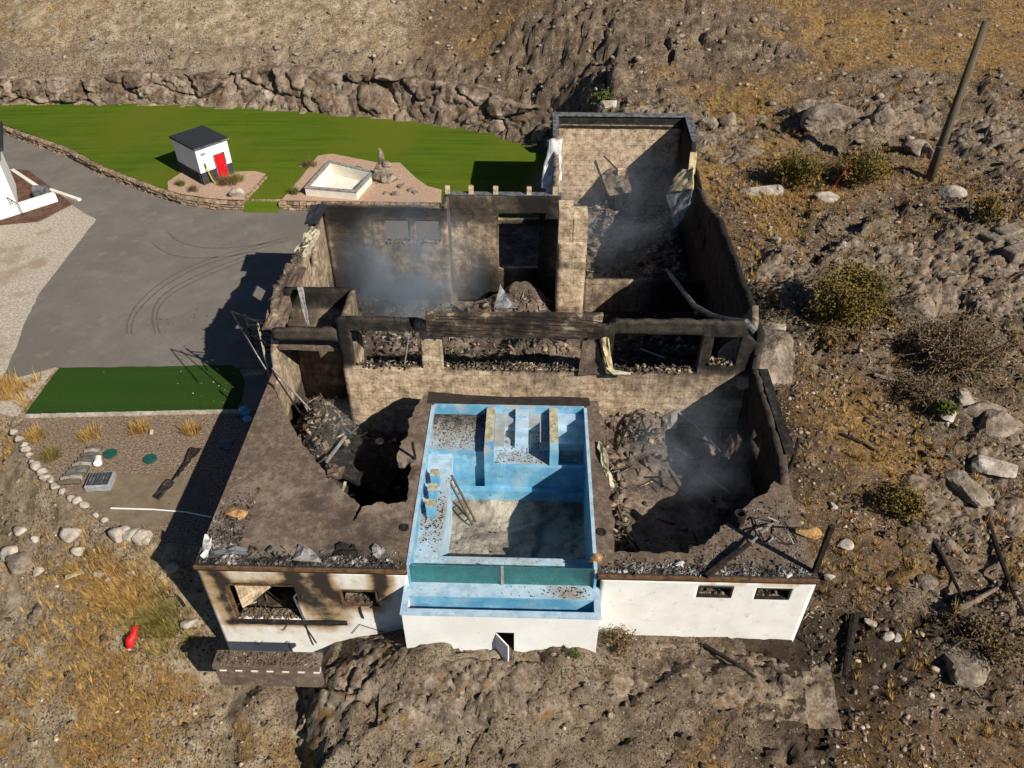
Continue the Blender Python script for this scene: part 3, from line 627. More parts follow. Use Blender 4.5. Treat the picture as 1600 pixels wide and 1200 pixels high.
# ------------------------------------------------------------------ wall builder
def wall(name, parent, p0, p1, z0, top, thick, holes=(), m=None, step=.24, soot=None, amp=.03, rag=0., seed=0, cut=None, label=None):
    p0 = np.array(p0, float); p1 = np.array(p1, float); L = np.linalg.norm(p1-p0); d = (p1-p0)/L; nn = np.array([-d[1], d[0]])*thick
    prof = top if isinstance(top, (list, tuple)) else [(0, top), (L, top)]
    ztop = max(z for _, z in prof)+rag
    us = set(np.round(np.linspace(0, L, max(2, int(L/step))+1), 4)); vs = set(np.round(np.linspace(z0, ztop, max(2, int((ztop-z0)/step))+1), 4))
    for (a, b, c, e) in holes: us |= {round(a, 4), round(b, 4)}; vs |= {round(c, 4), round(e, 4)}
    for u, _ in prof: us.add(round(u, 4))
    us = np.array(sorted(u for u in us if -1e-4 <= u <= L+1e-4)); vs = np.array(sorted(vs))
    tp = np.interp(us, [p[0] for p in prof], [p[1] for p in prof])
    if rag: tp = tp+rag*((fbm(us*1.7+seed, us*0+seed, seed)-.5)*2+(rng.rand(len(us))-.5)*.5)
    nu, nv = len(us), len(vs); keep = np.ones((nu-1, nv-1), bool)
    for i in range(nu-1):
        um = (us[i]+us[i+1])/2; tm = max(tp[i], tp[i+1])
        for j in range(nv-1):
            vm = (vs[j]+vs[j+1])/2
            if vs[j] >= tm-.01 or any(a < um < b and c < vm < e for a, b, c, e in holes) or (cut and cut(um, vm)): keep[i, j] = False
    U, Vv = np.meshgrid(us, vs, indexing='ij'); Vv = np.minimum(Vv, tp[:, None])
    inter = np.zeros((nu, nv)); inter[1:-1, 1:-1] = (keep[:-1, :-1] & keep[1:, :-1] & keep[:-1, 1:] & keep[1:, 1:])
    co = []
    for side in (0, 1):
        w = (fbm(U*1.6+seed*3, Vv*1.6, seed+side*7)-.5)*2*amp+(fbm(U*5, Vv*5, seed+3)-.5)*amp
        w = w*inter*(-1 if side else 1)
        bx = p0[0]+d[0]*U+nn[0]*(side+w/thick); by = p0[1]+d[1]*U+nn[1]*(side+w/thick)
        co.append(np.stack([bx, by, Vv], -1).reshape(-1, 3))
    N = nu*nv; Fq = []; id_ = lambda i, j, s_: s_*N+i*nv+j
    for i in range(nu-1):
        for j in range(nv-1):
            if not keep[i, j]: continue
            a, b, c, e = id_(i, j, 0), id_(i+1, j, 0), id_(i+1, j+1, 0), id_(i, j+1, 0)
            Fq.append((a, b, c, e)); Fq.append((e+N, c+N, b+N, a+N))
            if i == 0 or not keep[i-1, j]: Fq.append((a, e, e+N, a+N))
            if i == nu-2 or not keep[i+1, j]: Fq.append((b, b+N, c+N, c))
            if j == 0 or not keep[i, j-1]: Fq.append((a, a+N, b+N, b))
            if j == nv-2 or not keep[i, j+1]: Fq.append((e, c, c+N, e+N))
    V = np.concatenate(co)
    s = np.zeros(len(V))
    if soot is not None:
        u2 = np.concatenate([U.ravel()]*2); v2 = np.concatenate([Vv.ravel()]*2); sd_ = np.repeat([0, 1], N)
        s = soot(u2, v2, sd_) if callable(soot) else np.full(len(V), float(soot))
    me = fast(name, V, np.array(Fq), m or m_icf, {'soot': s})
    bm = bmesh.new(); bm.from_mesh(me); bmesh.ops.delete(bm, geom=[v for v in bm.verts if not v.link_faces], context='VERTS'); bm.to_mesh(me); bm.free()
    o = link(name, me, parent)
    if label: o['label'] = label
    return o

# ------------------------------------------------------------------ the burnt house
house = thing('burnt_house', 'roofless burnt-out house of cream block walls with white front and scorched deck slabs', 'house', (-.8, 30, -4))
FY = 18.77
# soot strokes on the front wall, drawn from the photograph: (pixels, radius px, strength)
strokes = [([(345, 905), (330, 887)], 9, .8), ([(345, 905), (352, 935), (365, 966)], 7, .7), ([(312, 890), (345, 960), (352, 972)], 12, .38), ([(350, 914), (400, 911), (460, 912)], 6, .62),
           ([(470, 890), (480, 930), (510, 960)], 26, .36), ([(485, 890), (500, 925), (530, 950)], 24, .30), ([(320, 890), (350, 930)], 24, .25), ([(400, 905), (450, 905)], 16, .18), ([(452, 888), (458, 908), (470, 935)], 8, 1.), ([(500, 888), (500, 905), (512, 922), (532, 936)], 10, 1.), ([(480, 930), (505, 958), (515, 966)], 14, .55),
           ([(370, 925), (480, 935), (560, 930)], 40, .22), ([(588, 888), (596, 905), (592, 930)], 9, .95), ([(580, 886), (604, 912), (592, 945)], 16, .34), ([(310, 886), (640, 888)], 5, .5), ([(360, 972), (520, 975)], 6, .9),
           ([(345, 893), (450, 896)], 16, .27), ([(510, 905), (580, 905)], 18, .17), ([(535, 948), (590, 952)], 6, .4), ([(355, 985), (510, 985)], 10, .24), ([(520, 985), (600, 975)], 10, .17), ([(380, 1015), (520, 1005)], 12, .12)]
strokesR = [([(1110, 914), (1160, 913)], 6, .3), ([(1195, 912), (1240, 914), (1262, 908)], 8, .42), ([(925, 905), (1270, 912)], 3, .3)]
def stroke_soot(strk, ox, y):
    def f(u, v, side):
        X = u+ox; out = np.zeros(len(u))
        for pts, r, k in strk:
            W_ = [PY(a, b, y) for a, b in pts]; rr = r/31.; dm = np.full(len(u), 9.)
            for i in range(len(W_)-1):
                ax, az, bx, bz = W_[i][0], W_[i][2], W_[i+1][0], W_[i+1][2]; L2 = (bx-ax)**2+(bz-az)**2+1e-6
                t = np.clip(((X-ax)*(bx-ax)+(v-az)*(bz-az))/L2, 0, 1); dm = np.minimum(dm, np.hypot(X-ax-t*(bx-ax), v-az-t*(bz-az)))
            out = 1-(1-out)*(1-k*np.exp(-(dm/rr)**2*.7))
        return np.where(side > 0, .8, out*1.2)
    return f
wall('front_wall', house, (-12.7, FY), (-4.55, FY), -7.6, -.36, .3, [(.86, 3.58, -3.5, -1.2), (5.37, 6.85, -2.48, -1.42)], m_stucco, .12, stroke_soot(strokes, -12.7, FY), .006, label='white front wall with smoke stains around two burnt windows')
wall('front_wall', house, (2.9, FY), (11.05, FY), -5.0, -.36, .3, [(3.76, 5.1, -1.34, -.65), (6.0, 7.33, -1.38, -.67)], m_stucco, .15, stroke_soot(strokesR, 2.9, FY), .004, label='clean white front wall with two narrow windows')
LW = lambda y: 42.3-y      # left wall runs from back to front; u = 42.3 - y
def lw_soot(u, v, s): return np.where(s > 0, .42+.25*(v < -2.5)+.35*np.exp(-((v-3)/.5)**2)+.3*(u > 13), .35)
wall('left_wall', house, (-12.7, 42.3), (-12.7, 18.78), -7.5, [(0, 2.95), (1.5, 2.75), (2.6, 2.45), (4.6, 2.75), (6.3, 2.9), (9.2, 3.25), (10.2, 2.85), (11.0, 1.6), (11.55, .95), (11.7, -.36), (23.52, -.36)], .35,
     [(LW(39.75), LW(38.3), .7, 1.75), (LW(35.3), LW(34.3), .75, 1.8)], m_icf, .25, lw_soot, .05, .05, 3,
     cut=lambda u, v: LW(35.3) < u < LW(34.3) and v > .75+(u-LW(35.3))*1.0 and v < 1.8)
# deck slabs
def slab(name, parent, poly, z, t, m, label=None, soot=.1, edge_soot=None):
    mb = MB().prism(poly, z-t, z); me = mb.mesh(name, m); bm = bmesh.new(); bm.from_mesh(me)
    bmesh.ops.triangulate(bm, faces=[f for f in bm.faces if len(f.verts) > 4])
    for _ in range(4):
        es = [e for e in bm.edges if e.calc_length() > .55]
        if not es: break
        bmesh.ops.subdivide_edges(bm, edges=es, cuts=1); bmesh.ops.triangulate(bm, faces=[f for f in bm.faces if len(f.verts) > 3])
    bm.to_mesh(me); bm.free()
    n = len(me.vertices); co = np.empty(n*3, np.float32); me.vertices.foreach_get('co', co); co = co.reshape(-1, 3)
    s = np.full(n, soot) if edge_soot is None else edge_soot(co)
    if 'soot' in me.attributes: me.attributes.remove(me.attributes['soot'])
    a = me.attributes.new('soot', 'FLOAT', 'POINT'); a.data.foreach_set('value', s.astype(np.float32))
    o = link(name, me, parent)
    if label: o['label'] = label
    return o
holeL = [(672, 612), (658, 622), (651, 634), (645, 650), (639, 655), (637, 675), (628, 690), (622, 722), (643, 722), (639, 755), (634, 784), (615, 786), (598, 785), (580, 788), (566, 792), (560, 803), (551, 815), (557, 800), (560, 789), (548, 777), (535, 765), (519, 751), (500, 731), (486, 712), (470, 690), (458, 668), (447, 648), (438, 632), (431, 612), (428, 590)]
def ragged(pts, a):
    out = []
    for i in range(len(pts)-1):
        p_, q_ = pts[i], pts[i+1]; L_ = math.hypot(q_[0]-p_[0], q_[1]-p_[1]); n_ = max(1, int(L_/.16)); nx_, ny_ = -(q_[1]-p_[1])/max(L_, .01), (q_[0]-p_[0])/max(L_, .01)
        for k in range(n_):
            o_ = 0 if (i == 0 and k == 0) else (random.random()-.5)*a+(float(vn(p_[0]*3+k*.4, p_[1]*3, 9))-.5)*a*1.5
            out.append((p_[0]+(q_[0]-p_[0])*k/n_+nx_*o_, p_[1]+(q_[1]-p_[1])*k/n_+ny_*o_))
    return out+[pts[-1]]
polyL = [(-12.72, 18.74), (-4.55, 18.74), (-4.55, 28.7)]+ragged(px_poly(holeL, 0), .10)+[(-12.5, 30.5), (-12.72, 30.5)]
def es_l(c):
    return -.02+.75*np.exp(-((c[:, 1]-18.7)/.55)**2)+.22*np.exp(-((c[:, 0]+5.5)/1)**2-((c[:, 1]-21)/1.6)**2)+.3*np.exp(-((c[:, 0]+12.3)/.8)**2-((c[:, 1]-20)/2.5)**2)+.35*np.exp(-((c[:, 0]+7)/2)**2-((c[:, 1]-19.8)/1)**2)
slab('deck_slab', house, polyL, 0, .35, m_deck, 'brown scorched concrete slab left of the pool', edge_soot=es_l)
holeR = [(935, 626), (940, 660), (945, 700), (953, 770), (958, 835), (962, 863), (1075, 863), (1078, 856), (1101, 849), (1120, 832), (1142, 813), (1162, 795), (1182, 777), (1200, 770), (1212, 748), (1222, 738), (1240, 742)]
polyR = [(2.72, 28.7), (2.72, 18.74), (11.07, 18.74), (11.07, 24.2)]+ragged(px_poly(holeR[:-1][::-1], 0), .10)
slab('deck_slab', house, polyR, 0, .35, m_deck, 'brown scorched concrete slab right of the pool with a ragged hole', edge_soot=lambda c: .0+.7*np.exp(-((c[:, 1]-18.7)/.5)**2)+.25*np.exp(-((c[:, 0]-9.5)/1.5)**2-((c[:, 1]-20.8)/1.2)**2))
slab('deck_slab', house, [(-4.8, 28.35), (2.9, 28.35), (2.9, 28.95), (1.2, 29.0), (-1, 28.9), (-3, 29.0), (-4.8, 29.2)], 0.02, .4, m_deck, 'dark slab strip behind the pool', .75)
MB().box(-12.74, -4.56, 18.66, 18.738, -.17, .012).build('edge_flashing', m_rust, house, bevel=.01)
MB().box(2.74, 11.09, 18.66, 18.738, -.17, .012).build('edge_flashing', m_rust, house, bevel=.01)
# walls under the decks beside the pool
wall('cellar_wall', house, (-4.59, 19.1), (-4.59, 28.7), -4.6, -.36, .4, (), m_icf, .5, .7)
wall('cellar_wall', house, (2.78, 28.7), (2.78, 19.1), -4.6, -.36, .3, (), m_icf, .5, .6)
# middle wall
def mid_soot(u, v, s):
    X = u-9.17; r = np.where(v > .45, 1.0, .2)
    r = r-.06+.3*ss(.1, .42, v)*(v < .45)+.45*np.exp(-((X-.5)/2.6)**2)*ss(-2.2, -.6, v)*(v < .4)*.7+.3*ss(3.2, 4.2, X)*ss(-1.9, .1, v+.14*(X-4))*(v < .45)+.15*(X < -8.6)
    r = np.where((np.abs(X+4.75) < .6) & (v > .3), .22, r)
    r = np.where((X > 3.5) & (X < 8.4) & (v > 2.6), .85, r)
    return np.where(s > 0, .6, r)
wall('middle_wall', house, (-9.17, 30.5), (11.0, 30.5), -4.6, [(0, 3.2), (3.9, 3.2), (4.2, 3.05), (12.8, 3.0), (13.2, 3.35), (19.2, 3.35), (19.5, 2.6), (20.17, 2.2)], .35,
     [(.59, 3.94, .38, 2.62), (4.97, 11.9, .42, 2.65), (13.15, 17.33, .38, 2.66), (17.85, 19.1, .9, 2.6)], m_icf, .2, mid_soot, .09, .09, 11)
# dark fascia panel in front of the middle wall and the pale beam under it
pa = thing
MB().plate([(-4.77, 30.28, 2.78), (3.2, 30.28, 2.83), (3.3, 30.0, 4.22), (-4.77, 30.0, 4.15)], .28, sub=14, wav=.05, seed=4).build('fascia_panel', m_panel, house, label='long smoke-blackened fascia panel over the middle openings')
for k in range(14): MB().box(-4.6+k*.57, -4.52+k*.57, 30.0, 30.28, 2.66, 2.79).build('panel_clip', m_char, house)
mb = MB().bar((-4.4, 31.15, 2.25), (2.3, 31.2, 2.2), .35, .55); mb.build('ceiling_beam', m_cop, house)
# column plate leaning in the openings
MB().plate([tuple(PY(903, 587, 30.3)), tuple(PY(948, 585, 30.3)), tuple(PY(932, 532, 30.45)), tuple(PY(911, 532, 30.45))], .1, sub=4, wav=.05, seed=5).build('column_plate', m_deck, house)
# recess and small room at the left end of the middle wall
wall('recess_wall', house, (-12.34, 33.25), (-9.0, 33.25), -4.6, 3.05, .3, (), m_icf, .3, lambda u, v, s: .55+.4*(v > 1.9), .03, .05, 21)
wall('recess_side_wall', house, (-9.0, 33.24), (-9.0, 30.86), -4.6, 3.1, .3, [(.95, 2.05, .85, 2.1)], m_icf, .2, lambda u, v, s: .35+.2*(v > 0), .03, .03, 22,
     cut=lambda u, v: .95 < u < 2.05 and v > .85 and v < 2.1-(u-.95)*.0)
wall('recess_lintel', house, (-12.34, 30.5), (-9.19, 30.5), 1.95, [(0, 2.5), (1, 2.6), (3.15, 2.65)], .3, (), m_icf, .25, .75, .03, .08, 23)
MB().plate([(-12.3, 30.85, 1.3), (-9.35, 30.85, 1.3), (-9.35, 33.2, 1.3), (-12.3, 33.2, 1.3)], .2, sub=4, wav=.05).build('landing_floor', m_deck, house)
# back wall: low left part with two windows, tall right part with stub columns and a doorway
def bk_soot(u, v, s):
    X = u-12.35; r = .45+.25*ss(1.4, 2.4, v)+.22*ss(-1, -3.5, v)+.35*np.exp(-((X+8.5)/1.2)**2-((v-1.2)/.9)**2)*0
    r = r+.5*np.exp(-((X+7)/2.2)**2-((v-2.7)/.5)**2)+.55*np.exp(-((X+3)/1)**2-((v+2.6)/1.8)**2)+.4*np.exp(-((X+11)/1.2)**2)+.45*np.exp(-((X-.3)/1.1)**2)
    return np.where(s > 0, .2, r)
wall('back_wall', house, (-12.35, 42.3), (-5.0, 42.3), -4.6, [(0, 3.0), (7.35, 2.85)], .35, [(3.6, 5.0, .64, 2.05), (5.43, 6.88, .63, 2.05)], m_icf, .22, bk_soot, .06, .06, 31)
wall('back_wall', house, (-5.2, 44), (1.75, 44), -4.7, 2.92, .35, [(3.15, 5.65, -2.2, 1.0), (3.15, 5.65, 1.25, 1.68)], m_icf, .22, lambda u, v, s: bk_soot(u+7.15, v+.9, s), .06, .02, 32)
wall('back_return_wall', house, (-5.0, 42.66), (-5.0, 43.99), -4.7, 2.9, .3, (), m_icf, .3, .6, .04, .02, 33)
for x in (-5.1, -3.68, -2.2, -.2, 1.35):
    MB().box(x-.15, x+.15, 44.02, 44.3, 2.94, 3.4).build('stub_column', m_icf, house, bevel=.02)
MB().box(-5.2, 1.75, 43.96, 44.38, 2.925, 2.97).build('wall_cap', m_metal, house)
# lit block pier, laid up course by course at its top
PYR = 41.2
wall('pier_wall', house, (1.55, PYR), (3.25, PYR), -4.6, [(0, 1.4), (1.7, 1.4)], 1.5, (), m_icf, .25, lambda u, v, s: .05+.5*np.exp(-((v+.2)/.35)**2)+.5*np.exp(-((v+3.4)/.4)**2), .04, 0, 41)
mb_ = None
for c in range(5):
    for k in range(2):
        x0 = 1.56+k*.86; z0 = 1.405+c*.385
        if c == 4 and k == 1: continue
        q = MB().box(x0, x0+.83-.02*(c % 2), PYR-.02+.03*random.random(), PYR+1.5, z0, z0+.37); me = q.mesh('block', m_icf)
        me.attributes.new('soot', 'FLOAT', 'POINT').data.foreach_set('value', [-.25+.3*random.random()]*8)
        link('block', me, house)
# tower at the back
TY = 56.4; FLT = -4.0
def tw_soot(u, v, s): return np.where(s > 0, .4, -.08+1.05*ss(2.22, 2.34, v)+.35*np.exp(-((v+3.6)/.4)**2)+.35*np.exp(-((v-.2)/.6)**2)*(fbm(u*.6, v*.6, 3)+.2)+.2*(v < -2.4))
wall('tower_back_wall', house, (1.4, TY), (10.69, TY), -4.7, 2.95, .35, (), m_icf, .25, tw_soot, .05, .0, 51)
MB().box(1.32, 11.15, TY-.12, TY+.45, 2.955, 3.07).build('wall_cap', m_metal, house, bevel=.02)
mb = MB().box(1.76, 10.68, TY-.1, TY-.06, 2.14, 2.30); mb.build('ledger_board', m_char, house)
wall('tower_left_wall', house, (1.4, TY-.01), (1.4, 44.36), -4.7, [(0, 2.95), (3.4, 2.9), (4.2, 2.3), (6.0, 1.6), (7.4, .6), (12.04, 1.6)], .35, (), m_icf, .3, .5, .04, .1, 52)
MB().bar((11.02, TY-.13, 3.02), (11.04, 52.6, 2.75), .5, .1).build('wall_cap', m_metal, house)
MB().bar((1.57, TY-.13, 3.02), (1.57, 52.9, 2.98), .42, .1).build('wall_cap', m_metal, house)
# drape of white roof membrane over the left tower wall
mb = MB().plate([(.55, 50.3, .3), (2.0, 50.2, .9), (1.9, 52.5, 2.95), (.95, 52.6, 2.8)], .06, sub=6, wav=.3, seed=8)
mb.build('membrane_drape', m_memb, house, smooth=True)
MB().plate([(1.0, 49.6, -.6), (1.35, 49.6, -.7), (1.9, 50.5, 1.0), (.95, 50.5, .8)], .06, sub=4, wav=.2, seed=18).build('membrane_drape', m_memb, house, smooth=True)
# scorched yellow roof piece and grey panel hanging on the right wall
a = [PX(1040, 302, 8.8), PX(1081, 294, 10.2), PX(1083, 262, 10.5), PX(1064, 266, 9.9)]
MB().plate([tuple(q) for q in a], .12, sub=5, wav=.15, seed=9).build('roof_fragment', m_yel, house, label='scorched yellow roof fragment')
MB().bar(tuple(PX(1080, 275, 10.6)), tuple(PX(1084, 238, 10.7)), .45, .1).build('roof_fragment', m_yel, house, label='narrow yellow strip of roofing')
a = [PX(1054, 360, 9.2), PX(1078, 322, 10.1), PX(1081, 295, 10.2), PX(1041, 305, 8.8)]
MB().plate([tuple(q) for q in a], .08, sub=5, wav=.2, seed=10).build('roof_fragment', m_metal, house, label='grey curled roof panel')
# pilaster in the tower
MB().box(6.3, 6.85, 55.6, 55.95, FLT-.1, -.75).build('post', m_icf, house)
MB().bar((6.25, 55.5, -.7), (5.2, 55.9, .2), .08).build('bent_rod', m_char, house)
# cross wall and tower floor
wall('cross_wall', house, (3.27, 42.0), (10.7, 42.0), -4.6, [(0, -1.72), (7.43, -1.75)], .35, (), m_icf, .25, lambda u, v, s: .5+.5*ss(3.5, 5, u), .03, .04, 61)
_x = np.arange(1.76, 10.7, .18); _y = np.arange(42.4, 56.5, .18); _X, _Y = np.meshgrid(_x, _y)
def zt_(X, Y): return -4.0+.25*(fbm(X*.6, Y*.6, 191)-.4)+ss(.4, .62, fbm(X*.4+4, Y*.4, 195))*.4*(fbm(X*2, Y*2, 193)-.3)+1.1*np.exp(-((X-5)/1.6)**2-((Y-53.5)/1.4)**2)+1.0*np.exp(-((X-9.6)/1.2)**2-((Y-50)/3)**2)
_i = np.arange(_X.size).reshape(_X.shape); _F = np.stack([_i[:-1, :-1], _i[:-1, 1:], _i[1:, 1:], _i[1:, :-1]], -1).reshape(-1, 4)
link('tower_floor', fast('tower_floor', np.stack([_X.ravel(), _Y.ravel(), zt_(_X, _Y).ravel()], 1), _F, m_floor, {'soot': .25+.5*(fbm(_X*.4, _Y*.4, 199).ravel()-.4)}), house)
# right outer wall
RP = [(19.1, -.36), (23.4, -.36), (23.6, .25), (24.4, .75), (27, .85), (30.25, .9), (30.6, 2.75), (34, 2.8), (38, 2.75), (42, 2.6), (44, 2.1), (45.5, 1.7), (48, 1.5), (50, 1.3), (51.6, 1.6), (52.3, 2.7), (56.75, 2.9)]
wall('right_wall', house, (11.05, 19.1), (11.05, 56.75), -4.9, [(y-19.1, z) for y, z in RP], .35,
     [(7.6, 9.2, -1.9, -.9), (10.2, 10.8, -2.6, -1.9), (24.6, 25.3, -.6, .4), (26.6, 27.1, -.3, .5), (35.25, 36.15, -.05, .65)], m_icf, .25, lambda u, v, s: np.where(s > 0, .85, .7)+.3*(v > 2.2)+.25*ss(-1, -3, v), .06, .12, 71)  # soot value also paints in the shade of the inner face
MB().bar((11.22, 24.6, .78), (11.22, 30.2, .93), .42, .07).build('wall_cap', m_char, house)
wall('end_stub_wall', house, (10.72, 30.9), (10.72, 32.6), 0, [(0, 3.0), (.6, 3.6), (1.7, 2.2)], .3, (), m_icf, .2, .5, .06, .2, 72)

# interior floor: heightfield of debris
MND = [(P(512, 700, -3.2), 1.5, 2.2, 1.7), (P(500, 660, -3.2), 1.0, 1.5, 1.6), (P(985, 640, -2.8), 2.2, .9, 1.2), (P(1000, 660, -3), 1.6, 1.6, .35), (np.array([-.7, 42.4, 0]), 1.7, 1.5, 1.15), (P(820, 450, -3.5), 1.8, 1.8, 1.1), (P(700, 440, -3.6), 2.5, 2, .7),
       (P(600, 460, -3.6), 3, 1.6, .6), (P(1020, 540, -3.5), 1.5, 1, 1.1), (P(840, 545, -3.5), 1.8, 1, 1.3), (P(700, 560, -3.5), 3, .8, .6), (P(960, 780, -3), .8, 3, .3), (P(1080, 560, -3.5), 1, 1, .8), (P(640, 530, -3.6), 2, 1, .6)]
def zi(X, Y):
    X = np.asarray(X, float); Y = np.asarray(Y, float)
    z = np.full(X.shape, -4.0)
    z = np.where((X > 3.0) & (Y < 30.6), -3.15, z)
    r = fbm(X*.5, Y*.5, 91); rub = ss(.42, .62, fbm(X*.35+4, Y*.35, 95))
    rub = np.where((X > 4.5) & (X < 8.5) & (Y > 21) & (Y < 29), rub*.3, rub)
    z = z+.35*(r-.4)+rub*(.35*(fbm(X*2.2, Y*2.2, 93, 4)-.35)+.18*(voro(X*2.2, Y*2.2, 5)[0]-.4))
    for c, a, b, h in MND: z = z+h*np.exp(-((X-c[0])/a)**2-((Y-c[1])/b)**2)*(.75+.5*fbm(X*1.7, Y*1.7, 97))
    return z
xi = np.arange(-12.5, 10.9, .15); yi = np.arange(18.95, 42.55, .15); IX, IY = np.meshgrid(xi, yi); IZ = zi(IX, IY)
so = .35+.55*(fbm(IX*.3, IY*.3, 99)-.5)+np.where((IX < -4.8) & (IY < 30), .35, 0)+np.where((IX > 3) & (IY > 30.5), .3, 0)+np.where((IX > 3) & (IY < 30.5), -.35, 0)
idx = np.arange(IX.size).reshape(IX.shape); F = np.stack([idx[:-1, :-1], idx[:-1, 1:], idx[1:, 1:], idx[1:, :-1]], -1).reshape(-1, 4)
o = link('debris_floor', fast('debris_floor', np.stack([IX.ravel(), IY.ravel(), IZ.ravel()], 1), F, m_floor, {'soot': so.ravel()}), house)
# rubble chunks
def rub_pts(n, x0, x1, y0, y1, zf, smin, smax, dens=None):
    p = []; s = []
    while len(p) < n:
        x = random.uniform(x0, x1); y = random.uniform(y0, y1)
        if dens and random.random() > dens(x, y): continue
        z = zf(x, y); k = smin+(smax-smin)*random.random()**3; p.append((x, y, z+k*.2)); s.append(k)
    return p, s
zif = lambda x, y: float(zi(np.array([x]), np.array([y]))[0])
def mound_d(x, y):
    if x > 4.6 and x < 10.5 and y < 27.5: return .06
    return max(min(1, sum(math.exp(-((x-c[0])/a)**2-((y-c[1])/b)**2) for c, a, b, h in MND)*1.3), .12)
p, s = rub_pts(6000, -12.2, 10.6, 19.3, 42, zif, .05, .4, mound_d)
shards('rubble', p, s, m_rub, '', parent=house, flat=1.)
p, s = rub_pts(1300, 2, 10.5, 45, 56, lambda x, y: float(zt_(np.array(x), np.array(y))), .06, .5, lambda x, y: 1 if y > 52 or x > 8 else .3)
shards('rubble', p, s, m_rub, '', parent=house)
for k in range(70):
    room = random.choice(((-12, -5, 31.5, 41.5), (-4, 9, 31.5, 41), (-4, 9, 31.2, 36), (3.6, 10, 26, 30), (3.4, 5, 20, 27), (-11.5, -6, 24, 30), (2.5, 10, 47, 55)))
    x = random.uniform(room[0], room[1]); y = random.uniform(room[2], room[3]); z0_ = (zif(x, y) if y < 42.4 else float(zt_(np.array(x), np.array(y))))+.08
    a_ = random.uniform(0, 6.28); l_ = random.uniform(.7, 2.6); tl = random.uniform(-.05, .4)
    q_ = (x+l_*math.cos(a_), y+l_*math.sin(a_), z0_+l_*tl)
    if not (room[0]-.4 < q_[0] < room[1]+.6 and room[2]-.8 < q_[1] < room[3]+.8): continue
    if k % 4 == 0: MB().tube([(x, y, z0_), ((x+q_[0])/2, (y+q_[1])/2, z0_+l_*tl*.5+random.uniform(0, .25)), q_], random.uniform(.02, .04), 5).build('bent_pipe', random.choice((m_gray, m_metal)), house)
    else: MB().bar((x, y, z0_), q_, random.uniform(.06, .14), random.uniform(.04, .1), taper=random.uniform(.6, 1)).build('charred_stud', random.choice((m_wood, m_wood, m_char, m_pole)), house)
# rubble on the sills
p = []; s = []
for x0, x1, zz, n in ((-8.5, -5.3, .4, 120), (-4.1, 2.6, .44, 420), (4.0, 8.1, .4, 200), (8.7, 9.9, .92, 60)):
    for _ in range(n): p.append((random.uniform(x0, x1), random.uniform(30.42, 30.95), zz+random.random()*.12)); s.append(random.uniform(.03, .15))
for x0, x1, zz in ((-8.7, -7.4, .66), (-6.9, -5.5, .66)):
    for _ in range(40): p.append((random.uniform(x0, x1), random.uniform(42.2, 42.6), zz)); s.append(random.uniform(.04, .13))
for _ in range(260): p.append((-12.5+random.uniform(-.2, .25), random.uniform(30.8, 42), float(np.interp(42.3-p[-1][1], [0, 2.6, 9.2, 11, 11.6], [2.9, 2.5, 3.2, 1.6, .9]))*0+float(np.interp(42.3-0, [0, 1], [0, 0]))+0)); s.append(0.001)
p = p[:-260]; s = s[:-260]
for _ in range(130):
    y = random.uniform(31, 42.2); z = float(np.interp(42.3-y, [0, 1.5, 2.6, 4.6, 6.3, 9.2, 10.2, 11.0, 11.55], [2.95, 2.75, 2.45, 2.75, 2.9, 3.25, 2.85, 1.6, .95]))
    p.append((random.uniform(-12.75, -12.3), y, z+.02)); s.append(random.uniform(.04, .14))
shards('sill_rubble', p, [q*1.2 for q in s], m_rub, '', parent=house, flat=1.)
# ash and curled membrane along the deck edges
p = []; s = []
for _ in range(2600):
    lft = random.random() < .5; x = random.uniform(-12.6, -4.7) if lft else random.uniform(2.9, 11); d = abs(random.gauss(0, .28))
    if vn(x*1.3, 0, 3) < .35 and random.random() < .6: continue
    p.append((x, 18.82+min(d, 1.3 if lft else .9), .02)); s.append(random.uniform(.03, .2 if random.random() < .2 else .09))
for _ in range(700): p.append((random.uniform(-12.6, -11.2), 19+abs(random.gauss(0, 1.5)), .02)); s.append(random.uniform(.02, .12))
hR = px_poly(holeR[1:], 0)+[(11.2, 25), (3.4, 29)]
k_ = 0
while k_ < 500:
    x = random.uniform(6.4, 10.9); y = random.uniform(19, 22.6)
    if bool(in_poly(np.array(x), np.array(y), hR)): continue
    p.append((x, y, .015)); s.append(random.uniform(.02, .09)); k_ += 1
shards('ash_debris', p, s, m_ash, '', parent=house, flat=.8, long=.2)
for i, (q, sz, mm, nm) in enumerate((([(580, 868), (605, 872), (600, 855), (584, 850)], .0, m_gray, 'curled_sheet'), ([(335, 865), (385, 868), (385, 858), (335, 856)], 0, m_metal, 'curled_sheet'),
                            ([(520, 868), (560, 869), (556, 850), (525, 850)], 0, m_char, 'curled_sheet'), ([(312, 868), (322, 870), (332, 842), (322, 838)], 0, m_memb, 'curled_sheet'),
                            ([(455, 878), (500, 880), (492, 862), (466, 850)], 0, m_gray, 'curled_sheet'), ([(1055, 884), (1068, 884), (1069, 878), (1056, 878)], 0, m_memb, 'curled_sheet'))):
    qq = [tuple(P(a, b, .12)) for a, b in q]; MB().plate(qq, .02, sub=3, wav=.22, seed=20+i).build(nm, mm, house)
# orange insulation tufts on the decks
for (a, b, r) in ((368, 800, .45), (1290, 835, .0), (932, 874, .25), (1262, 833, .45)):
    if r: MB().rock(tuple(P(a, b, .08)), (r, r*.7, .22), int(a), 2).build('insulation_tuft', mat('orange_insulation_%d' % a, [(.3, (.22, .11, .04)), (.6, (.5, .3, .12))], 5, bump=1, bscale=12), house)
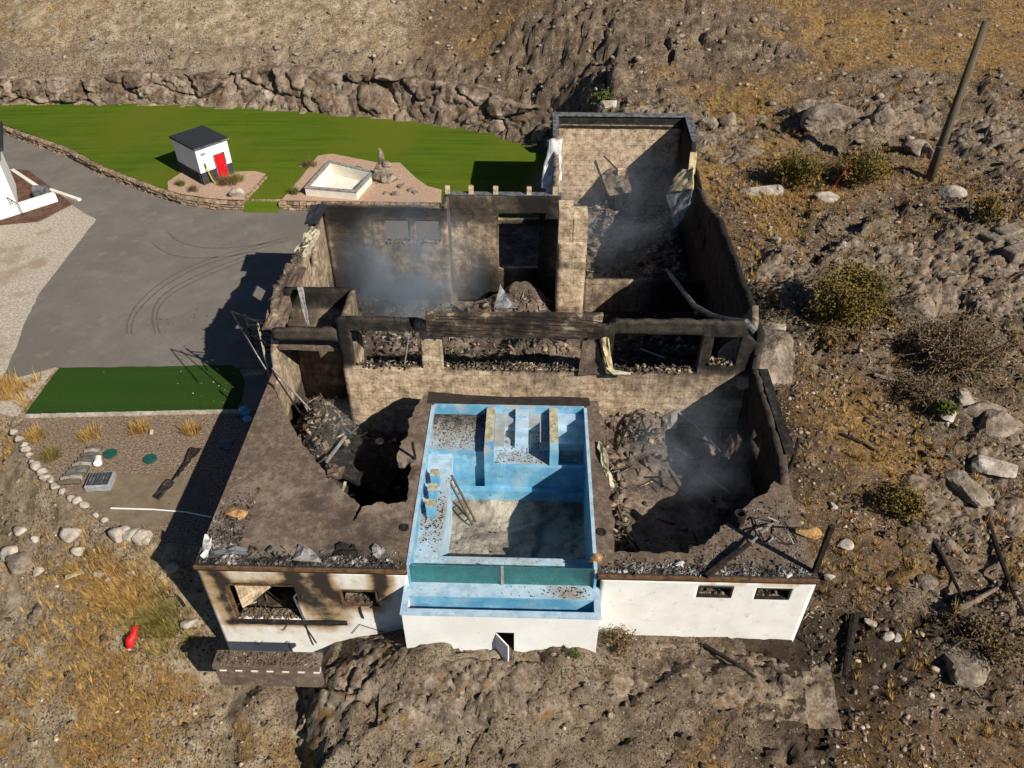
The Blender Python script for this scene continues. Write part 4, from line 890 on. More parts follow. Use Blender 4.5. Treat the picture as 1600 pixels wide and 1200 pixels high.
# drain holes in the deck slabs: short pipe collars
for (a, b) in ((632, 825), (593, 690), (1242-1, 0), (940, 832)):
    if b: 
        c = P(a, b, 0); mb = MB(); R0, R1 = .13, .19; V = []; Fq = []
        for k in range(16):
            t = k*math.pi/8
            for (r_, z_) in ((R0, .005), (R0, .06), (R1, .06), (R1, .005)): V.append((c[0]+r_*math.cos(t), c[1]+r_*math.sin(t), z_))
        for k in range(16):
            n_ = (k+1) % 16
            for j in range(3): Fq.append((k*4+j, k*4+j+1, n_*4+j+1, n_*4+j))
        mb.add(V, Fq); mb.tube([(c[0], c[1], .0), (c[0], c[1], .012)], .13, 16); mb.build('drain_collar', m_char, house)
# window frames and sills of the front wall
def frame(x0, x1, z0, z1, m, w=.07, parent=house, y=FY, debris=False):
    f = MB().box(x0, x1, y-.02, y+.12, z1-w, z1).box(x0, x1, y-.02, y+.12, z0, z0+w).box(x0, x0+w, y-.018, y+.118, z0+w, z1-w).box(x1-w, x1, y-.018, y+.118, z0+w, z1-w).build('window_frame', m, parent)
    return f
frame(-7.33, -5.85, -2.48, -1.42, m_rust); frame(6.66, 8.0, -1.34, -.65, m_char); frame(8.9, 10.23, -1.38, -.67, m_char)
f = MB().box(-11.84, -9.12, FY-.02, FY+.1, -1.27, -1.2).box(-11.84, -11.76, FY-.02, FY+.1, -3.5, -1.27).build('window_frame', m_rust, house)
MB().bar((-9.2, FY-.05, -1.9), (-9.0, FY-.1, -3.4), .06).bar((-9.2, FY-.05, -1.9), (-9.05, FY+.05, -1.75), .05).build('bent_frame', m_metal, house)
MB().plate([(-12.0, FY-.14, -3.72), (-7.3, FY-.14, -3.66), (-7.3, FY, -3.5), (-12.0, FY, -3.54)], .14, sub=12, wav=.07, seed=31).build('charred_ledge', m_char, house)
p = []; s = []
for _ in range(200): p.append((random.uniform(-11.7, -9.2), FY+random.uniform(0, .42), -3.5+random.random()*.08)); s.append(random.uniform(.04, .16))
for _ in range(60): p.append((random.uniform(-7.2, -5.95), FY+random.uniform(.1, .5), -2.4)); s.append(random.uniform(.04, .1))
for x0 in (6.75, 9.0):
    for _ in range(70): p.append((random.uniform(x0, x0+1.1), FY+random.uniform(.15, 1.0), -1.35+random.random()*.12)); s.append(random.uniform(.05, .16))
shards('window_debris', p, s, m_floor, '', parent=house, flat=1.)
for q_ in ((-11.7, -9.2, FY+.302, FY+.5, -3.75, -3.5), (6.5, 10.4, FY+.302, FY+1.4, -1.6, -1.38), (-7.3, -5.9, FY+.302, FY+.6, -2.6, -2.44)): MB().box(*q_).build('inner_shelf', m_rub, house)
MB().box(-12.3, -4.9, FY+1.7, FY+1.8, -4.2, -.37).build('inner_partition', m_char, house)
MB().plate([(-11.7, FY+.4, -3.4), (-10.6, FY+1.6, -3.4), (-10.6, FY+1.6, -1.1), (-11.7, FY+.4, -1.1)], .12, sub=4, wav=.1).build('inner_partition', m_icf, house)
# vents on the front wall and hanging wires
for (a, b) in ((402, 1003), (451, 1003), (475, 930), (342, 897)):
    c = PY(a, b, FY); MB().tube([(c[0], FY-.07, c[2]), (c[0], FY+.01, c[2])], .11, 12).build('wall_vent', m_pgrey if b > 950 else m_char, house)
for q in ([(475, 975), (485, 990), (495, 1005)], [(478, 975), (483, 992), (490, 1008)], [(450, 1003), (455, 1018), (460, 1032)], [(450, 975), (443, 985), (440, 984)], [(563, 949), (564, 957), (568, 966)], [(550, 990), (562, 976), (600, 988)]):
    w = [tuple(PY(a, b, FY-.06)) for a, b in q]; MB().tube(w, .018 if q[0][0] != 563 else .04, 5).build('hanging_wire', m_char, house)
wall_low = None

# ------------------------------------------------------------------ loose charred things on and in the house
def beam(a, b, w, h, m, label, cat='beam', name='charred_beam', group=None, taper=1.):
    a = Vector(a); b = Vector(b); n = 7; R = np.random.RandomState(int(abs(a.x*31+b.y*17)) % 9999); mb = MB()
    pts = [a.lerp(b, i/(n-1)) for i in range(n)]; d = (b-a).normalized(); u = Vector((0, 0, 1)) if abs(d.z) < .9 else Vector((1, 0, 0))
    sx = d.cross(u).normalized(); sz = sx.cross(d); V = []; Fq = []
    for i, p_ in enumerate(pts):
        k = 1+(taper-1)*i/(n-1)
        for (ii, jj) in ((-1, -1), (1, -1), (1, 1), (-1, 1)): V.append(p_+sx*(ii*w/2*k*(1-.3*R.rand()))+sz*(jj*h/2*k*(1-.3*R.rand())))
        if i: 
            for j in range(4): q = (j+1) % 4; Fq.append(((i-1)*4+j, (i-1)*4+q, i*4+q, i*4+j))
    Fq += [(3, 2, 1, 0), tuple((n-1)*4+j for j in range(4))]; mb.add(V, Fq)
    return mb.build(name, m, label=label, cat=cat, group=group)
beam(P(1273, 893, .05), PY(1300, 822, 18.95), .2, .2, m_wood, 'thick charred post standing on the right front corner of the deck', 'post', 'charred_post')
beam(P(1103, 900, .1), tuple(P(1172, 848, .35)), .22, .2, m_wood, 'charred beam lying over the front edge of the right deck', taper=.8)
beam(P(1172, 850, .3), P(1205, 820, .45), .09, .08, m_gray, 'thin pale beam end resting against the charred beam on the right deck', taper=.8)
mb = MB(); c = P(1153, 818, 0); V = []; Fq = []
for k in range(20):
    t = k*math.pi/10
    for r_, z_ in ((.17, .0), (.17, .62), (.24, .62), (.24, 0)): V.append((c[0]+r_*math.cos(t), c[1]+r_*math.sin(t), z_+.0))
for k in range(20):
    n_ = (k+1) % 20
    for j in range(3): Fq.append((k*4+j, k*4+j+1, n_*4+j+1, n_*4+j))
mb.add(V, Fq).build('vent_pipe', m_char, label='short wide blackened vent pipe standing on the right deck', cat='pipe')
t = thing('collapsed_chair', 'burnt bare chair frame lying on the right deck', 'chair', tuple(P(1205, 840, 0)))
fr = [[(1178, 810), (1185, 828), (1195, 848)], [(1180, 812), (1200, 808), (1218, 816)], [(1195, 822), (1235, 824), (1268, 826)], [(1218, 812), (1232, 834), (1240, 850)], [(1225, 815), (1238, 832), (1246, 848)], [(1178, 848), (1182, 828), (1208, 818)], [(1220, 848), (1236, 851), (1242, 850)], [(1183, 846), (1198, 850), (1208, 840)]]
for i, q in enumerate(fr):
    h = [.1, .5, .55, .45, .1, .35, .1, .08][i]; w = [tuple(P(a, b, h*(.4+.6*(k == 1))+.03)) for k, (a, b) in enumerate(q)]
    MB().tube(w, .03, 6).build('frame_tube', m_gray if i % 2 else m_char, t)
beam(P(649, 717, .02), (P(649, 717, .02)+np.array([-.05, 0, 1.0])).tolist(), .12, .12, m_wood, 'short charred post standing on the slab strip left of the pool', 'post', 'charred_post')
beam(P(627, 770, -2.5), P(633, 745, -.3), .18, .16, m_wood, 'dark post under the slab strip left of the pool', 'post', 'charred_post')
# sagging duct hanging off the right part
w = [PY(1042, 422, 42.2), PY(1060, 445, 39), PY(1085, 478, 35.5), PY(1110, 492, 33.2), PY(1140, 500, 31.8), PY(1165, 503, 31.0), PY(1180, 517, 30.6)]
MB().tube([tuple(a) for a in w], [.12, .14, .15, .14, .14, .17, .2], 8).build('sagging_duct', m_metal, label='long sagging grey metal duct hanging across the right rear room', cat='duct')
# fallen grey strip at the left small room
MB().plate([tuple(PY(464, 448, 33.0)), tuple(PY(473, 448, 33.0)), tuple(PY(484, 508, 30.7)), tuple(PY(478, 508, 30.7))], .06, sub=5, wav=.08, seed=3).build('fallen_flashing', m_gray, label='pale grey strip of flashing fallen across the small left room', cat='flashing')
MB().plate([tuple(PY(940, 528, 30.2)), tuple(PY(952, 528, 30.2)), tuple(PY(958, 578, 30.0)), tuple(PY(945, 570, 30.0))], .05, sub=5, wav=.12, seed=6).build('fallen_flashing', m_yel, label='cream curled flashing hanging in the right middle opening', cat='flashing')
MB().tube([tuple(PY(947, 572, 30.1)), tuple(PY(958, 582, 30.0)), tuple(PY(985, 584, 30.0))], [.12, .14, .06], 6).build('fallen_flashing', m_cop, label='cream curl of flashing resting on the right middle sill', cat='flashing')
MB().bar(tuple(PY(640, 520, 30.7)), tuple(PY(632, 573, 30.6)), .05).build('bent_rod', m_gray, label='thin rod leaning in the left middle opening', cat='rod')
MB().plate([tuple(PY(772, 482, 38.5)), tuple(PY(806, 482, 38.5)), tuple(PY(792, 462, 39.2)), tuple(PY(782, 444, 39.4))], .1, sub=3, wav=.08, seed=44).build('leaning_sheet', m_metal, label='grey triangular sheet leaning behind the fascia in the rear room', cat='sheet')
# broken roof panels over the left wall
MB().plate([(-12.95, 31.0, 2.3), (-11.9, 31.2, 2.3), (-11.7, 35.5, 3.0), (-12.75, 35.6, 3.15)], .12, sub=8, wav=.1, seed=12).build('fallen_roof_panel', m_deck, label='brown roof panel lying over the top of the left wall', cat='roof panel')
MB().plate([(-12.78, 37.4, 2.75), (-12.1, 37.4, 2.75), (-12.0, 40.0, 2.65), (-12.76, 40.0, 2.55)], .22, sub=6, wav=.16, seed=13).build('melted_insulation', m_cop, label='melted cream insulation slumped over the left wall', cat='insulation')
MB().plate([(-12.92, 40.3, 2.9), (-12.1, 40.2, 3.0), (-12.05, 42.3, 3.1), (-12.92, 42.35, 3.0)], .1, sub=5, wav=.1, seed=14).build('fallen_roof_panel', m_dark, label='black roofing sheet on the rear left corner of the house', cat='roof panel')
# burnt steel stair/rack outside the left wall
t = thing('burnt_stair_frame', 'tangled black metal frame hanging outside the left wall', 'metal frame', (-13.4, 31, -4))
for k in range(7):
    MB().bar((-13.9, 31.9, .2+k*.33), (-12.75, 31.75, .2+k*.33), .06, .04).build('rung', m_char, t)
for x in (-13.9, -12.85): MB().bar((x, 31.9, -.2), (x-.1, 31.9, 2.5), .07).build('upright', m_char, t)
MB().bar((-13.3, 31.2, -3.9), (-13.2, 31.3, 2.4), .13, .06).build('upright', m_cop, t, label='pale bent upright')
MB().bar((-14.6, 32.0, 2.2), (-12.9, 30.2, .4), .05).build('brace', m_gray, t)
MB().bar((-14.0, 31.9, 1.2), (-12.7, 30.4, 1.9), .06).build('brace', m_char, t)
MB().bar((-12.75, 30.9, 2.6), (-14.4, 31.4, 3.0), .06).build('brace', m_char, t)
MB().bar((-14.4, 31.4, 3.0), (-12.75, 29.2, 2.0), .06).build('brace', m_char, t)
# leaning rods in the left room
MB().bar((-12.2, 29.3, 1.2), tuple(PY(484, 640, 27)), .07).build('leaning_rod', m_gray, label='thin pale rod leaning inside the left wall', cat='rod')
MB().bar((-12.2, 29.2, 1.1), tuple(P(469, 645, -.8)), .06).build('leaning_rod', m_char, label='short black rod inside the left wall', cat='rod')
# collapsed floor slab in the left cellar
q = [P(508, 728, -2.2), P(600, 775, -3.2), P(640, 700, -3.4), P(543, 678, -2.6)]
MB().plate([tuple(a) for a in q], .2, sub=5, wav=.1, seed=15).build('collapsed_slab', m_char, label='tilted black floor slab collapsed in the left cellar', cat='slab')
q = [P(511, 738, -1.1), P(535, 745, -1.2), P(538, 727, -1.0), P(514, 724, -1.2)]
MB().plate([tuple(a) for a in q], .15, sub=3, wav=.2, seed=16).build('concrete_fragment', m_deck, label='brown concrete fragment on the edge of the left cellar hole', cat='slab')
MB().bar(tuple(P(510, 722, -1.9)), tuple(P(540, 682, -2.1)), .1, .12).build('fallen_joist', m_gray, label='pale joist along the upper edge of the black slab in the left cellar', cat='joist')
MB().bar(tuple(P(533, 770, -1.2)), tuple(P(539, 755, -.6)), .2, .12).build('fallen_joist', m_cop, label='short pale joist under the left deck edge', cat='joist')
# sheet and debris in right room
MB().plate([tuple(P(1141, 622, -1.5)), tuple(P(1158, 622, -1.5)), tuple(P(1161, 606, -1.2)), tuple(P(1147, 602, -1.2))], .08, sub=2, wav=.05).build('grey_box_panel', m_pgrey, label='pale grey panel against the right wall of the right room', cat='panel')
q = [(1035, 650, -2.4), (1058, 640, -1.9), (1055, 668, -2.6), (1038, 672, -2.8)]
MB().plate([tuple(P(a, b, c)) for a, b, c in q], .1, sub=3, wav=.15, seed=17).build('crumpled_duct', m_gray, label='crumpled grey duct lying in the right room', cat='duct')
MB().tube([tuple(P(1055, 640, -2)), tuple(P(1090, 668, -2.5)), tuple(P(1110, 690, -2.7))], .04, 5).build('bent_rod', m_gray, label='long bent rod lying in the right room', cat='rod')
MB().plate([tuple(P(1130, 735, -2.9)), tuple(P(1165, 700, -2.4)), tuple(P(1150, 665, -1.7)), tuple(P(1135, 690, -2.6))], .06, sub=5, wav=.25, seed=18).build('fallen_roof_panel', m_panel, label='dark bent sheet leaning at the right wall of the right room', cat='roof panel')
w = [(938, 690, .05), (941, 708, .25), (950, 722, -.1), (957, 745, -.6), (962, 760, -1)]
MB().plate([tuple(P(933, 690, .1)), tuple(P(941, 688, .1)), tuple(P(962, 765, -.4)), tuple(P(945, 740, .05))], .1, sub=5, wav=.3, seed=19).build('torn_membrane', m_cop, label='torn cream membrane hanging off the slab strip right of the pool', cat='membrane')
for i, (a, b, c, d_) in enumerate(((1000, 545, 1040, 560), (1015, 565, 1050, 545), (1055, 700, 1075, 712), (1003, 688, 1012, 675), (1100, 740, 1140, 770), (1045, 735, 1060, 760))):
    zz = -2.4 if b < 600 else -2.75
    MB().bar(tuple(P(a, b, zz)), tuple(P(c, d_, zz+.25)), .1, .06).build('fallen_joist', (m_gray, m_wood)[i % 2], label='splintered joist %s' % ('lying in the rubble behind the right middle opening, tilted up to the left', 'lying in the rubble behind the right middle opening, tilted up to the right', 'flat on the right room floor near its centre', 'short and pale on the right room floor', 'long and pale in the shade of the right room', 'dark on the right room floor')[i], cat='joist')

# ------------------------------------------------------------------ swimming pool
pool = thing('swimming_pool', 'empty blue raised swimming pool with spa, steps and green front pane', 'swimming pool', (-.9, 23, -4))
def poly_part(name, mb, m, soot=None, label=None, sub=.35, parent=None):
    me = mb.mesh(name, m)
    bm = bmesh.new(); bm.from_mesh(me)
    if sub:
        for _ in range(5):
            es = [e for e in bm.edges if e.calc_length() > sub]
            if not es: break
            bmesh.ops.subdivide_edges(bm, edges=es, cuts=1, use_grid_fill=True)
    bm.to_mesh(me); bm.free(); n = len(me.vertices); co = np.empty(n*3, np.float32); me.vertices.foreach_get('co', co); co = co.reshape(-1, 3)
    a = me.attributes.new('soot', 'FLOAT', 'POINT'); a.data.foreach_set('value', (soot(co) if soot else (.42*ss(.45, .75, fbm(co[:, 0]*1.6+co[:, 1]*1.6, co[:, 2]*.5, 501))+.25*ss(-.6, 0, co[:, 2]) if m is m_blue else np.zeros(n))).astype(np.float32))
    o = link(name, me, parent or pool)
    if label: o['label'] = label
    return o
X0, X1 = -4.47, 2.63
up_d = lambda c: np.where(c[:, 2] > -.95, 0, 0)
poly_part('side_wall', MB().box(X0-.1, X0, 18.8, 28.2, -4.5, -.004), m_blue)
poly_part('side_wall', MB().box(X1, X1+.1, 18.8, 28.2, -4.5, -.004), m_blue)
poly_part('back_wall', MB().box(X0, X1, 28.2, 28.35, -4.5, -.004), m_blue)
poly_part('front_wall', MB().box(X0, X1, 18.9, 20.2, -4.5, -1.004), m_bluel, lambda c: .35+.2*(fbm(c[:, 0], c[:, 1], 2)-.5))
# shallow ledge back left (top z=-.5)
poly_part('shallow_ledge', MB().box(X0, -1.95, 25.8, 28.195, -4.5, -.52), m_bluel, lambda c: np.where(c[:, 2] > -.6, .5+.45*ss(26.2, 28.2, c[:, 1]), -.6), 'pale ledge with ash in the back left of the pool')
poly_part('pool_face', MB().box(X0, -1.951, 25.7, 25.797, -4.5, -.5), m_blue)
# deep face under the spa and steps, foot ledge
poly_part('pool_face', MB().box(-1.95, X1, 25.3, 25.45, -4.5, -1.02), m_blue)
poly_part('foot_ledge', MB().box(-3.5, X1, 25.0, 25.297, -4.5, -2.35), m_blue)
# spa
poly_part('spa_floor', MB().box(-1.55, .98, 25.455, 28.195, -4.5, -1.0), m_bluel, lambda c: .35+.3*(fbm(c[:, 0]*1.4, c[:, 1]*1.4, 4)-.4)+.3*ss(27, 28, c[:, 1]))
poly_part('spa_wall', MB().box(-1.945, -1.56, 25.46, 28.195, -4.5, -.05), m_blue)
MB().box(-1.95, -1.555, 25.9, 28.19, -.048, -.015).build('spa_coping', m_cop, pool)
poly_part('spa_wall', MB().box(.985, 1.37, 25.46, 28.195, -4.5, -.05), m_blue)
MB().box(.98, 1.375, 25.9, 28.19, -.048, -.015).build('spa_coping', m_cop, pool)
poly_part('spa_face', MB().box(-1.95, 1.38, 25.37, 25.455, -1.015, -1.0).box(-1.95, -1.56, 25.36, 25.458, -1.0, -.05).box(.985, 1.38, 25.36, 25.458, -1.0, -.05), m_blue)
poly_part('spa_bench', MB().box(-1.55, -1.1, 26.3, 28.19, -.995, -.40).box(.55, .975, 26.3, 28.19, -.995, -.40).box(-1.099, .549, 27.6, 28.188, -.995, -.402), m_bluel, lambda c: np.where(c[:, 2] > -.7, .55, -.6), 'bench ledge around the spa')
for k in range(4):
    z = -.06-.24*k; y1 = 28.15-.42*k
    poly_part('spa_step', MB().box(-.62+.02, .02, y1-.42, y1-.001, -1.0, z), m_bluel, lambda c: np.full(len(c), .3)*(c[:, 2] > -.99)-.3)
# right steps
for k in range(3):
    z = -.35-.4*k; y1 = 28.19-.4*k
    poly_part('entry_step', MB().box(1.375, X1-.003, y1-.4, y1-.002, -4.5, z), m_bluel, lambda c: np.full(len(c), .25))
poly_part('entry_landing', MB().box(1.375, X1-.003, 25.46, 26.985, -4.5, -2.1), m_blue, lambda c: np.full(len(c), .2))
# left bench with steps and three stools
poly_part('side_bench', MB().box(X0, -3.42, 20.2, 25.15, -4.5, -1.0), m_bluel, lambda c: np.where(c[:, 2] > -1.1, .28+.45*np.exp(-((c[:, 1]-22.2)/1.3)**2)*(fbm(c[:, 0]*2, c[:, 1]*2, 6)+.2), -.7))
poly_part('bench_step', MB().box(X0, -3.42, 25.42, 25.699, -4.5, -.72), m_bluel, lambda c: np.full(len(c), .2))
poly_part('bench_step', MB().box(X0, -3.42, 25.155, 25.418, -4.5, -.86), m_bluel, lambda c: np.full(len(c), .3))
for i, (yy_, z_) in enumerate(((23.95, -.3), (23.1, -.3), (22.2, -.3))):
    st = MB().box(-4.22, -3.84, yy_, yy_+.38, -.998, z_).build('stool', m_blue, pool, bevel=.015)
    MB().box(-4.23, -3.83, yy_-.01, yy_+.39, z_+.003, z_+.03).build('stool_top', m_cop, st)
# silted sloping floor
xf = np.linspace(-3.45, X1, 44); yf = np.linspace(20.15, 25.1, 40); FX, FY_ = np.meshgrid(xf, yf)
FZ = -3.45+.35*ss(24.9, 22, FY_)*0+.10*(fbm(FX*.8, FY_*.8, 7)-.5)*2+.12*(voro(FX*.55+2, FY_*.55, 4)[0]-.5)-.1*ss(.08, 0, voro(FX*.55+2, FY_*.55, 4)[1])+.28*np.exp(-((FX+2.2)/.8)**2-((FY_-22.7)/.9)**2)
FZ = FZ+.5*ss(24.2, 25.1, FY_-.25*np.cos((FX-1.2)*.45)+.2)
idx = np.arange(FX.size).reshape(FX.shape); F = np.stack([idx[:-1, :-1], idx[:-1, 1:], idx[1:, 1:], idx[1:, :-1]], -1).reshape(-1, 4)
link('pool_floor', fast('pool_floor', np.stack([FX.ravel(), FY_.ravel(), FZ.ravel()], 1), F, m_silt), pool)
# rims
MB().box(X0-.11, X0+.03, 18.95, 28.2, 0, .035).build('rim', m_bluel, pool)
MB().box(X1-.03, X1+.11, 18.95, 28.2, 0, .035).build('rim', m_bluel, pool)
# green pane and its post
MB().box(X0+.001, -.96, 18.92, 18.97, -1.0, .02).build('front_pane', m_glass, pool)
MB().box(-.84, X1-.001, 18.92, 18.97, -1.0, .02).build('front_pane', m_glass, pool)
MB().box(-.955, -.845, 18.86, 19.02, -1.0, .03).build('pane_post', m_gray, pool)
# overflow trough
TW0, TW1 = -4.72, 2.88
poly_part('trough_floor', MB().box(TW0+.25, TW1-.25, 17.72, 18.3, -1.9, -1.75), m_blue, lambda c: np.full(len(c), .1))
poly_part('trough_ledge', MB().box(TW0, TW1, 18.3, 18.897, -1.9, -1.02), m_bluel, lambda c: np.where(c[:, 2] > -1.05, .12+.5*np.exp(-((c[:, 0]-1.7)/.8)**2), -.7))
poly_part('trough_inner_face', MB().box(TW0+.25, TW1-.25, 18.25, 18.298, -1.75, -1.025), m_blue)
poly_part('trough_rim', MB().box(TW0, TW1, 17.45, 17.72, -1.07, -1.0).box(TW0, TW0+.25, 17.721, 18.298, -1.07, -1.0).box(TW1-.25, TW1, 17.721, 18.298, -1.07, -1.0), m_bluel, lambda c: np.full(len(c), .1))
MB().box(TW0+.06, TW1-.06, 17.5, 17.7, -2.14, -1.073).build('plant_room_wall', m_white, pool)
MB().box(TW0+.26, TW1-.26, 17.701, 17.719, -1.9, -1.073).build('trough_lining', m_blue, pool)
mbw = MB()
YW = 17.52
mbw.box(TW0+.06, -1.12, YW, YW+.2, -4.6, -2.17).box(-.40, TW1-.06, YW, YW+.2, -4.6, -2.17).box(-1.12, -.40, YW, YW+.2, -4.6, -3.55).box(TW0+.06, TW0+.249, YW+.2, 18.76, -4.9, -1.073).box(TW1-.249, TW1-.06, YW+.2, 18.76, -4.9, -1.073)
mbw.build('plant_room_wall', m_white, pool)
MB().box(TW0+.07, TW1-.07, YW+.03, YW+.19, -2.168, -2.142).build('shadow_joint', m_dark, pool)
hd = MB().add([], []); dh_ = Vector((-1.12, YW-.005, -2.25)); ang = math.radians(-48)
dx_, dy_ = math.cos(ang)*.74, math.sin(ang)*.74
hd = MB().plate([(dh_.x, dh_.y, -3.5), (dh_.x+dx_, dh_.y+dy_, -3.5), (dh_.x+dx_, dh_.y+dy_, -2.25), (dh_.x, dh_.y, -2.25)], .05).build('access_door', m_white, pool)
# ash litter in the pool
p = []; s = []
def lit(n, x0, x1, y0, y1, z, smax, dens=None):
    for _ in range(n):
        x = random.uniform(x0, x1); y = random.uniform(y0, y1)
        if dens and random.random() > dens(x, y): continue
        p.append((x, y, z+.01)); s.append(random.uniform(.012, smax))
lit(1600, X0+.05, -2, 25.85, 28.15, -.52, .045, lambda x, y: .3+.7*(y-25.8)/2.4)
lit(900, -1.5, .9, 25.5, 28.1, -1.0, .05, lambda x, y: .9 if vn(x*2, y*2, 1) > .45 else .25)
lit(800, X0+.05, -3.5, 20.4, 25, -1.0, .06, lambda x, y: math.exp(-((y-22.2)/1.2)**2))
lit(260, -1, 2.5, 18.35, 18.85, -1.02, .06, lambda x, y: .15+.85*math.exp(-((x-1.8)/.8)**2))
lit(250, X0+.05, 2.5, 19, 20.15, -1.0, .035)
lit(200, -3.3, 0, 21.5, 24.2, -3.3, .09, lambda x, y: math.exp(-((x+2.2)/.7)**2-((y-22.7)/.8)**2))
shards('ash_litter', p, s, m_char, '', parent=pool, flat=.4, long=.15)
# ladder fallen into the pool and the rack at the steps
lad = thing('fallen_ladder', 'scorched wooden ladder fallen from the side bench onto the pool floor', 'ladder', tuple(P(735, 812, -3.2)))
A = P(703, 745, -1.0); B = P(741, 818, -3.2); dv = (B-A)/np.linalg.norm(B-A); sdv = np.cross(dv, [0, 0, 1]); sdv /= np.linalg.norm(sdv)
for sgn in (-1, 1): MB().bar(tuple(A+sdv*sgn*.12), tuple(B+sdv*sgn*.12), .075, .09).build('rail', m_pole, lad)
for k in range(7):
    c = A+(B-A)*(k+.5)/7; MB().bar(tuple(c-sdv*.12), tuple(c+sdv*.12), .05, .035).build('rung', m_pole, lad)
rk = thing('metal_rack', 'grey slatted metal rack leaning at the right pool steps', 'rack', tuple(P(892, 724, -2.2)))
qa, qb, qc, qd = P(877, 722, -2.05), P(905, 724, -2.05), P(906, 694, -1.45), P(878, 692, -1.45)
for a, b in ((qa, qb), (qb, qc), (qc, qd), (qd, qa)): MB().bar(tuple(a+[0, 0, .1]), tuple(b+[0, 0, .1]), .05).build('rack_frame', m_gray, rk)
for k in range(1, 6):
    a = qa+(qd-qa)*k/6; b = qb+(qc-qb)*k/6; MB().bar(tuple(a+[0, 0, .1]), tuple(b+[0, 0, .1]), .05, .02).build('slat', m_gray, rk)

# ------------------------------------------------------------------ garden shed
GL = -3.34
def corner(px, py): return P(px, py, GL)
sA = corner(319, 291); sB = corner(367, 273)   # front left and front right corners at the ground
ux = (sB-sA); wS = np.linalg.norm(ux); ux /= wS; vx = np.array([-ux[1], ux[0], 0])
dS = 3.4; angS = math.atan2(ux[1], ux[0]); HS = 2.95
shed = thing('garden_shed', 'small white flat-roofed shed with charcoal base and red door on the lawn edge', 'shed', tuple(sA), angS)
ORG[shed.name] = Vector((0, 0, 0))
def sbox(name, x0, x1, y0, y1, z0, z1, m, parent=None, bevel=0): return MB().box(x0, x1, y0, y1, z0, z1).build(name, m, parent or shed, bevel=bevel)
dx0, dx1 = wS*.50, wS*.50+.85
MB().box(0, dx0, 0, .15, 1.05, HS).box(dx1, wS, 0, .15, 1.05, HS).box(dx0, dx1, 0, .15, 2.05, HS).box(0, .15, .15, dS, 1.05, HS).box(wS-.15, wS, .15, dS, 1.05, HS).box(.15, wS-.15, dS-.15, dS, 1.05, HS).build('wall', m_white, shed)
for c in range(4):      # charcoal stone courses
    z0, z1 = c*.262, c*.262+.25; j = .012*(c % 2)
    for k in range(5):
        xa, xb = k*wS/5, (k+1)*wS/5-.012
        if xa < dx1 and xb > dx0:
            if xa < dx0-.1: xb = dx0-.005
            elif xb > dx1+.1: xa = dx1+.005
            else: continue
        MB().box(xa, xb, -.04-j, .15, z0, z1).build('stone', m_plinth, shed)
    for k in range(6): MB().box(-.04-j, .15, k*dS/6+.155, (k+1)*dS/6+.14, z0, z1).build('stone', m_plinth, shed)
MB().box(wS-.15, wS+.04, .16, dS, 0, 1.045).box(.16, wS-.155, dS-.15, dS+.04, 0, 1.045).build('plinth', m_plinth, shed)
MB().box(.155, wS-.155, .155, dS-.155, -.05, .03).build('floor', m_plinth, shed)
rf = MB().box(-.12, wS+.12, -.12, dS+.12, HS+.003, HS+.16).build('roof', m_dark, shed, bevel=.01)
MB().box(-.02, wS+.02, -.02, dS+.02, HS+.163, HS+.18).build('roof_field', m_dark, rf)
dr = MB().box(dx0+.01, dx1-.01, -.03, .08, .12, 2.04).build('door', m_red, shed)
for (za, zb) in ((.3, .95), (1.1, 1.85)): MB().box(dx0+.14, dx1-.14, -.045, -.031, za, zb).build('door_panel', m_red, dr)
MB().box(dx0-.06, dx0+.005, -.055, .02, .12, 2.1).box(dx1-.005, dx1+.06, -.055, .02, .12, 2.1).box(dx0-.06, dx1+.06, -.056, .02, 2.045, 2.11).build('door_frame', m_metal, shed)
MB().box(-.14, wS+.14, -.2, -.125, HS+.04, HS+.12).build('gutter', m_metal, shed)
MB().box(.35, .75, -.02, .0, 2.35, 2.55).build('wall_vent', m_pgrey, shed)
MB().tube([(dx1-.1, -.09, 1.05), (dx1-.1, -.03, 1.05)], .03, 8).build('door_handle', m_gray, dr)
MB().box(dx0-.05, dx1+.05, -.3, .06, 0, .115).build('doorstep', m_cream, shed)
MB().box(.42, .5, -.1, 0, 1.35, 1.75).tube([(.46, -.08, 1.7), (.46, -.22, 1.78), (.46, -.25, 1.6)], .025, 6).build('hose_tap', m_metal, shed)
hz = [(.47, -.25, 1.6), (.5, -.3, 1.1), (.62, -.36, .5), (.78, -.42, .1), (1.1, -.55, .03), (1.6, -.6, .03)]
cs, sn = math.cos(angS), math.sin(angS)
MB().tube([(sA[0]+x*cs-y*sn, sA[1]+x*sn+y*cs, GL+z) for x, y, z in hz], .045, 7).build('garden_hose', m_hose, label='yellow garden hose hanging from the tap on the shed front', cat='hose')

